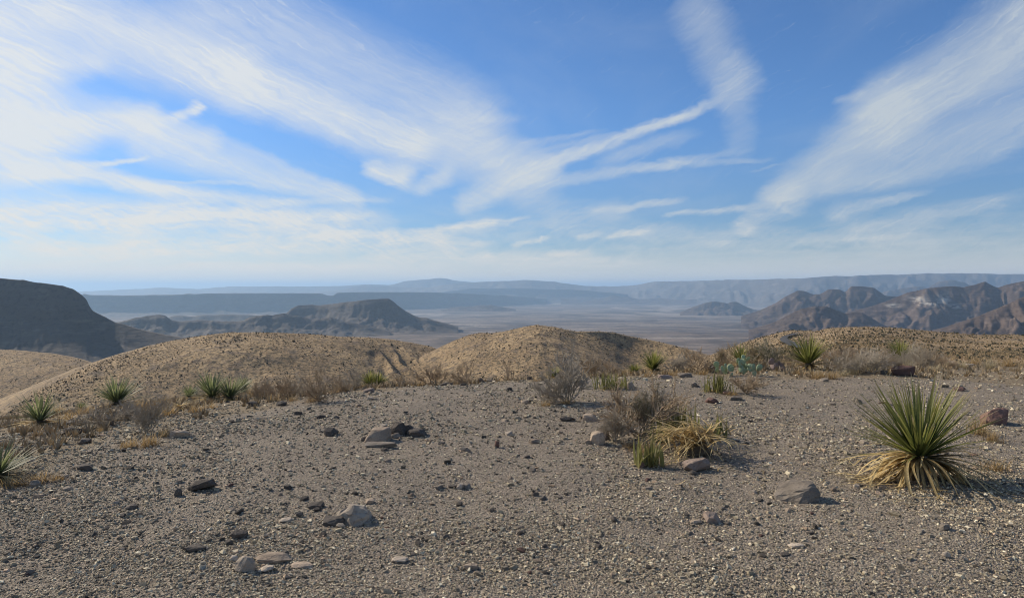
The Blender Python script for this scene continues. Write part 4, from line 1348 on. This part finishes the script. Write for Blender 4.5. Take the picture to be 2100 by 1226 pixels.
def dead_clump():
    random.seed(77)
    x, y, z = to_ground(1425, 938)
    y += .12; x = (1425 - 1050) / F * y; z = float(ground_z(x, y))
    root = empty('dead_sotol_plant', (x, y, z))
    tag(root, 'big fallen mound of pale dead leaves among green shoots, right of centre', 'dead plant')
    for k in range(190):
        b = MB(); a = random.uniform(0, 6.283)
        if random.random() < .45:
            a = random.gauss(R(190), .8)
        b.blade((0, 0, 0), a, R(random.uniform(-5, 50)), random.uniform(.28, .56), random.uniform(.016, .027), R(random.uniform(25, 115)), 7, .3, floor=-.16, curl=random.gauss(0, .7))
        o = link('dead_leaf', b.mesh('dead_leaf', M['straw']), root)
        o.location = (random.gauss(0, .13), random.gauss(0, .09), .15 + random.uniform(-.04, .07))
    # old rotten trunk under the leaves
    g = MB()
    me = rock_mesh(555, .30, .22, .17, M['stem'], cuts=14, sub=3, boxy=.1, rough=.12)
    me.name = 'trunk'
    o = link('trunk', me, root); o.location = (0, 0, -.02)


dead_clump()


# ---- bare twiggy bushes, nominal size 1 m across and 1 m high
def bush_parts(seed, twig, leafmat=None, stems=9, depth=4, leafn=0, spread=.55, thick=.010, kids=(3, 5)):
    random.seed(seed)
    br, tw, lf = MB(), MB(), MB()

    def grow(p, d, L, r, lev):
        pts = [p.copy()]
        q = p.copy(); dd = d.copy()
        n = 3
        for k in range(n):
            dd = (dd + Vector((random.gauss(0, .16), random.gauss(0, .16), random.gauss(.03, .12)))).normalized()
            q = q + dd * (L / n); pts.append(q.copy())
        (br if lev < 2 else tw).tube(pts, r, r * .7, 3)
        if leafmat and lev >= 2:
            for k in range(leafn):
                a = random.choice(pts[1:])
                lf.leaf(a + Vector((random.gauss(0, .02), random.gauss(0, .02), random.gauss(0, .02))), random.uniform(.010, .022))
        if lev >= depth:
            return
        for k in range(random.randint(*kids)):
            b = pts[random.randint(1, n)]
            nd = (dd + Vector((random.gauss(0, .5), random.gauss(0, .5), random.gauss(.1, .35)))).normalized()
            grow(b, nd, L * random.uniform(.55, .8), r * .72, lev + 1)

    for k in range(stems):
        a = random.uniform(0, 6.283); e = random.uniform(.35, 1.35)
        d = Vector((math.cos(a) * math.cos(e), math.sin(a) * math.cos(e), math.sin(e)))
        grow(Vector((random.gauss(0, .03), random.gauss(0, .03), 0)), d, random.uniform(.3, .42), thick, 1)
    allv = np.array(br.v + tw.v)
    w = 2 * np.percentile(np.hypot(allv[:, 0], allv[:, 1]), 93)
    h = np.percentile(allv[:, 2], 97)
    for mb in (br, tw, lf):
        mb.v = [((v[0]) / w, (v[1]) / w, v[2] / h) for v in mb.v]
    out = [('branches', br.mesh('branches', M[twig])), ('twigs', tw.mesh('twigs', M[twig]))]
    if leafmat:
        out.append(('leaves', lf.mesh('leaves', M[leafmat], False)))
    return out


BUSH = dict(
    grey=[bush_parts(101, 'twig'), bush_parts(102, 'twig', stems=11)],
    brown=[bush_parts(103, 'twig_brown', 'leaf_tan', leafn=1), bush_parts(104, 'twig_brown', 'leaf_tan', stems=11, leafn=1)],
    olive=[bush_parts(105, 'twig', 'leaf_olive', leafn=5), bush_parts(106, 'twig_brown', 'leaf_olive', stems=11, leafn=3)],
    sparse=[bush_parts(107, 'twig_brown', stems=5, depth=3)],
)


def bush(px, py, width, height, kind, label, i=0, lift=0, group='bare twiggy bushes along the brow'):
    x, y, z = to_ground(px, py)
    root = empty('twiggy_bush', (x, y, z), random.uniform(0, 6.28))
    wm, hm = width / F * y * 1.06, height / F * y * 1.02
    root.scale = (wm, wm, hm)
    for nm, me in BUSH[kind][i % len(BUSH[kind])]:
        o = link(nm, me, root)
        if nm != 'branches':
            tag(o, kind='stuff')
    tag(root, label, 'bush', group)


random.seed(5)
BUSHES = [
    (1500, 752, 60, 44, 'brown', 'grey brown bush behind the prickly pear'), (1545, 756, 54, 46, 'olive', 'olive bush touching the right of the prickly pear'), (1410, 758, 60, 40, 'grey', 'grey bush at the back of the broad grey brown bush'),
    (1765, 760, 70, 38, 'grey', 'grey shrub at the middle of the right brow'), (1825, 752, 60, 36, 'brown', 'brownish shrub left of the yellowish spiky plant'), (1870, 750, 56, 38, 'grey', 'grey shrub right of the yellowish spiky plant'), (1910, 748, 50, 30, 'brown', 'brownish shrub by the straw coloured dead rosette'),
    (1740, 744, 60, 30, 'brown', 'brown shrub behind the grey shrubs on the right brow'), (695, 806, 50, 34, 'brown', 'brown bush right of the tall brown bush'), (550, 812, 40, 30, 'grey', 'grey bush at the left end of the brown bushes'), (335, 846, 50, 26, 'grey', 'low grey bush by the pale dead rosette'),
    (1166, 824, 112, 86, 'grey', 'tallest bare grey bush standing right of the centre'), (1116, 826, 84, 64, 'grey', 'bare grey bush touching the left of the tallest one'),
    (1312, 896, 168, 98, 'brown', 'large brown twiggy bush behind the dead leaf clump'), (1340, 890, 90, 84, 'olive', 'greenish twigs at the right of the large brown bush'),
    (1262, 905, 80, 60, 'grey', 'thin grey twigs at the left of the large brown bush'),
    (1428, 764, 84, 46, 'brown', 'broad grey brown bush on the brow left of the prickly pear'), (1478, 758, 46, 40, 'olive', 'dark bush just left of the prickly pear'),
    (1577, 758, 78, 52, 'olive', 'dark olive rounded bush right of the prickly pear'), (1532, 808, 80, 38, 'brown', 'low dark bush in front of the prickly pear'),
    (655, 823, 74, 60, 'brown', 'tall brown bush at the gravel edge left of centre'), (578, 820, 66, 42, 'brown', 'brown bush left of the tall brown bush'), (720, 800, 54, 38, 'grey', 'greyish bush left of the pair of spiky plants'),
    (886, 787, 76, 38, 'brown', 'low brown bush on the brow below the gully'), (957, 788, 60, 44, 'brown', 'brown bush on the brow leaning over a dark flat rock'), (1042, 776, 40, 40, 'sparse', 'sparse bare bush on the brow below the centre hill'),
    (820, 788, 60, 24, 'brown', 'low brown bush right of the pair of spiky plants'),
    (300, 890, 84, 66, 'grey', 'grey twiggy bush on the left gravel edge over golden grass'), (222, 872, 92, 46, 'grey', 'low grey bush in front of the spiky plant on the left slope'),
    (262, 862, 60, 36, 'grey', 'small grey bush between the low grey bush and the twiggy bush at left'),
    (1245, 768, 54, 30, 'brown', 'brown bush on the brow behind the low stiff leaved plant'), (1212, 775, 44, 40, 'brown', 'brown bush half behind the tallest grey bush'),
    (1722, 762, 82, 42, 'grey', 'grey shrub right of the spiky plant below the road'), (1790, 766, 84, 44, 'grey', 'grey shrub behind the reddish brown block'), (1755, 752, 60, 34, 'brown', 'brownish shrub between the two grey shrubs on the right brow'),
    (1890, 762, 66, 46, 'grey', 'grey shrub right of the reddish brown block'), (1850, 752, 50, 34, 'grey', 'grey shrub wrapped round the yellowish spiky plant'), (1700, 745, 50, 26, 'brown', 'low brown shrub at the right foot of the spiky plant'),
    (612, 812, 50, 36, 'grey', 'greyish bush between the two brown bushes'), (1390, 762, 40, 30, 'grey', 'grey bush at the left end of the broad grey brown bush'), (1935, 754, 50, 24, 'brown', 'low brown shrub on the far right brow'),
    (535, 815, 40, 30, 'brown', 'small brown bush right of the touching spiky pair'), (1620, 752, 44, 26, 'brown', 'low brown bush left of the spiky plant below the road'),
]
for i, (px, py, w, h, kd, lb) in enumerate(BUSHES):
    bush(px, py, w, h, kd, lb, i)


# ---- dry grass
def tuft_mesh(seed, mat, n=110, spread=.32, lean=38):
    random.seed(seed); b = MB()
    for k in range(n):
        b.blade((random.gauss(0, spread * .5), random.gauss(0, spread * .5), 0), random.uniform(0, 6.283), R(90 - abs(random.gauss(0, lean))), random.uniform(.45, 1.0), .022, R(random.uniform(10, 70)), 3, 0)
    return b.mesh('grass_tuft', M[mat])


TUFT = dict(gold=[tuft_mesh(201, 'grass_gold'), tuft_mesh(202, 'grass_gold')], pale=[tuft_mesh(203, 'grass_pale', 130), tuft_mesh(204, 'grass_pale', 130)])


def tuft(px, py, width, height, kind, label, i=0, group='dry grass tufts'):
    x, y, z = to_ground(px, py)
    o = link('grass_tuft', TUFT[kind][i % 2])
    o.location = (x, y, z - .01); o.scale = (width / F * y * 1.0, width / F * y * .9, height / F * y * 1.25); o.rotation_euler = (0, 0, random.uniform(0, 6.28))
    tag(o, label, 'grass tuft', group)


GRASS = [
    (1676, 777, 46, 24, 'gold', 'golden grass tuft on the right brow, left half of a pair'), (1706, 777, 44, 22, 'gold', 'golden grass tuft on the right brow, right half of a pair'),
    (1752, 768, 30, 20, 'pale', 'pale round grass puff by the golden pair'), (1790, 764, 42, 22, 'pale', 'pale wide grass puff behind the dark upright stone'), (1866, 756, 30, 24, 'pale', 'pale grass puff right of the reddish brown block'),
    (1950, 752, 34, 16, 'pale', 'pale low grass puff on the far right brow'), (2028, 756, 36, 24, 'pale', 'pale grass puff near the right edge on the brow'), (2000, 750, 36, 20, 'gold', 'golden grass by the pale puff near the right edge'), (2068, 752, 40, 22, 'gold', 'golden grass at the right edge of the brow'),
    (78, 990, 76, 28, 'gold', 'golden grass at the left edge below the stones'), (120, 984, 44, 18, 'gold', 'thin golden grass right of the left edge clump'), (30, 996, 70, 30, 'gold', 'golden grass cut by the left edge'),
    (262, 918, 56, 26, 'gold', 'golden grass at the left foot of the grey twiggy bush'), (305, 914, 60, 34, 'gold', 'golden grass under the grey twiggy bush'), (335, 896, 36, 24, 'gold', 'small golden tuft right of the grey twiggy bush'),
    (2005, 890, 62, 44, 'gold', 'wispy golden grass behind the big spiky plant'), (2035, 905, 50, 30, 'gold', 'wispy golden grass in front of the reddish boulder'), (2040, 965, 70, 34, 'gold', 'golden grass right of the dead leaf skirt'),
    (1160, 828, 40, 14, 'gold', 'golden litter at the foot of the tallest grey bush'), (1120, 832, 40, 12, 'gold', 'golden litter at the foot of the left grey bush'), (1325, 930, 60, 26, 'gold', 'golden grass behind the yellow green stiff leaves'), (1290, 918, 50, 16, 'gold', 'golden grass right of the rounded pinkish tan rock'),
    (1380, 770, 46, 14, 'gold', 'golden grass on the brow above the brown flat rock'), (1330, 772, 40, 12, 'gold', 'golden grass at the foot of the brow plant'), (1440, 768, 40, 14, 'gold', 'golden grass left of the pale rock'),
    (640, 824, 40, 18, 'gold', 'golden grass at the foot of the tall brown bush'), (560, 824, 40, 18, 'gold', 'golden grass at the foot of the left brown bush'), (600, 822, 36, 14, 'gold', 'golden grass between the brown bushes'),
    (430, 838, 40, 16, 'gold', 'golden grass in front of the touching spiky pair'), (402, 846, 50, 22, 'gold', 'golden grass right of the pale dead rosette'), (345, 852, 60, 26, 'gold', 'golden grass in front of the pale dead rosette'), (520, 812, 50, 20, 'gold', 'golden grass right of the touching spiky pair'),
    (330, 832, 54, 22, 'gold', 'golden grass behind the pale dead rosette'), (290, 838, 54, 24, 'gold', 'golden grass right of the spiky plant on the left slope'), (135, 862, 54, 22, 'gold', 'golden grass right of the leftmost spiky plant'), (170, 850, 54, 22, 'gold', 'golden grass below the tiny spiky plant'),
    (120, 846, 44, 18, 'gold', 'golden grass up slope of the leftmost spiky plant'), (200, 842, 44, 18, 'gold', 'golden grass left of the spiky plant on the left slope'), (60, 884, 50, 20, 'gold', 'golden grass below the leftmost spiky plant'), (210, 884, 30, 14, 'gold', 'golden tuft below the low grey bush'),
    (860, 790, 40, 12, 'gold', 'golden grass left of the low brow bush'), (740, 796, 40, 12, 'gold', 'golden grass below the left of the small spiky pair'), (690, 806, 34, 12, 'gold', 'golden grass right of the tall brown bush'), (1280, 768, 40, 14, 'gold', 'golden grass on the brow left of the brow plant'),
    (1640, 768, 40, 14, 'gold', 'golden grass at the left foot of the spiky plant below the road'), (1915, 762, 40, 16, 'pale', 'pale grass right of the grey shrub'), (1975, 754, 30, 16, 'pale', 'pale grass left of the golden grass near the right edge'), (1500, 810, 40, 12, 'gold', 'golden grass under the low dark bush'),
    (1730, 770, 30, 16, 'pale', 'small pale puff between the golden pair and the dark stone'), (470, 812, 60, 16, 'gold', 'golden grass behind the touching spiky pair'), (250, 830, 50, 14, 'gold', 'golden grass behind the spiky plant on the left slope'), (1100, 782, 30, 10, 'gold', 'golden grass on the brow right of the small dark rock'),
]
for i, (px, py, w, h, kd, lb) in enumerate(GRASS):
    tuft(px, py, w, h, kd, lb, i)


def slope_grass():
    """grass too thick to count on the slopes past the gravel"""
    n = 11000
    r = RNG.uniform(8, 30, n); a = RNG.uniform(R(-44), R(44), n)
    x = np.sin(a) * r; y = np.cos(a) * r
    keep = veg_amount(x, y) + .35 * fbm(x * .7, y * .7, 71, 3) > .85
    x, y = x[keep], y[keep]
    z = ground_z(x, y)
    size = RNG.uniform(.06, .17, len(x))
    pv = spike_variants(8, 16)
    pv = [(v * np.array([.8, .8, 1]), f) for v, f in pv]
    mixc = RNG.uniform(0, 1, (len(x), 1))
    tint = (1 - mixc) * np.array([.46, .34, .19]) + mixc * np.array([.28, .22, .14])
    V, Fc, C = tile(pv, np.stack([x, y, z - .01], -1), np.stack([size * 1.3, size * 1.3, size], -1), RNG.uniform(0, 6.28, len(x)), RNG.integers(0, 8, len(x)), tint)
    o = link('dry_grass', mesh_arrays('dry_grass', V, Fc, M['scrub'], False, None, C))
    tag(o, 'short golden grass growing on the slope past the gravel', 'grass', kind='stuff')


slope_grass()


# ---- prickly pear
def pad_mesh(mat):
    v, f = ico(2)
    p = v * np.array([.5, .11, .62])
    p[:, 0] *= 1 + .25 * np.clip(p[:, 2], -1, 1)
    p[:, 2] += .58
    return mesh_arrays('pad', p, f, M[mat], True)


def prickly_pear(px, py, width, height, n, mat, label, seed):
    random.seed(seed)
    x, y, z = to_ground(px, py)
    u = height / F * y
    root = empty('prickly_pear', (x, y, z))
    tag(root, label, 'cactus')
    me = pad_mesh(mat)
    spots = []
    sz = 7.2 / F * y / .62
    for k in range(n):
        if k < n * .4 or not spots:
            p = Vector((random.uniform(-.5, .5) * width / F * y, random.gauss(0, .12), random.uniform(-.02, .08))); par = None
        else:
            b = random.choice(spots); p = b + Vector((random.gauss(0, .05), random.gauss(0, .04), sz * random.uniform(.65, .9)))
            if p.z > u * .8:
                p.z = u * random.uniform(.3, .75)
        spots.append(p)
        o = link('pad', me, root)
        s = sz * random.uniform(.75, 1.1)
        o.location = p; o.scale = (s, s, s * random.uniform(.85, 1.1)); o.rotation_euler = (random.gauss(0, .3), random.gauss(0, .4), random.uniform(-.9, .9))


prickly_pear(1512, 770, 74, 46, 34, 'cactus', 'pale green prickly pear with round pads on the brow', 41)
prickly_pear(1598, 760, 26, 20, 8, 'cactus_purple', 'small purplish pink prickly pear right of the dark olive bush', 43)


# ---- fallen dry leaf bits near the big plants
def litter():
    random.seed(61)
    for spread, n, c, at in (((95, 26), 24, (1800, 985), 'in front of the biggest spiky green plant'), ((110, 30), 22, (1370, 965), 'around the big fallen mound of dead leaves'), ((60, 40), 12, (1735, 900), 'left of the biggest spiky green plant'), ((60, 20), 8, (1960, 1015), 'right of the biggest spiky green plant')):
        for k in range(n):
            px = random.gauss(c[0], spread[0]); py = random.gauss(c[1], spread[1])
            x, y, z = to_ground(px, py)
            b = MB(); b.blade((0, 0, .012), random.uniform(0, 6.283), R(random.uniform(0, 14)), random.uniform(.08, .24), .011, R(random.uniform(5, 30)), 5, .2, floor=.004, curl=random.gauss(0, 1.0))
            o = link('fallen_leaf', b.mesh('fallen_leaf', M['straw'])); o.location = (x, y, z + .008)
            tag(o, 'dry curled leaf fallen on the gravel ' + at, 'fallen leaf', 'dry leaves fallen ' + at)


litter()
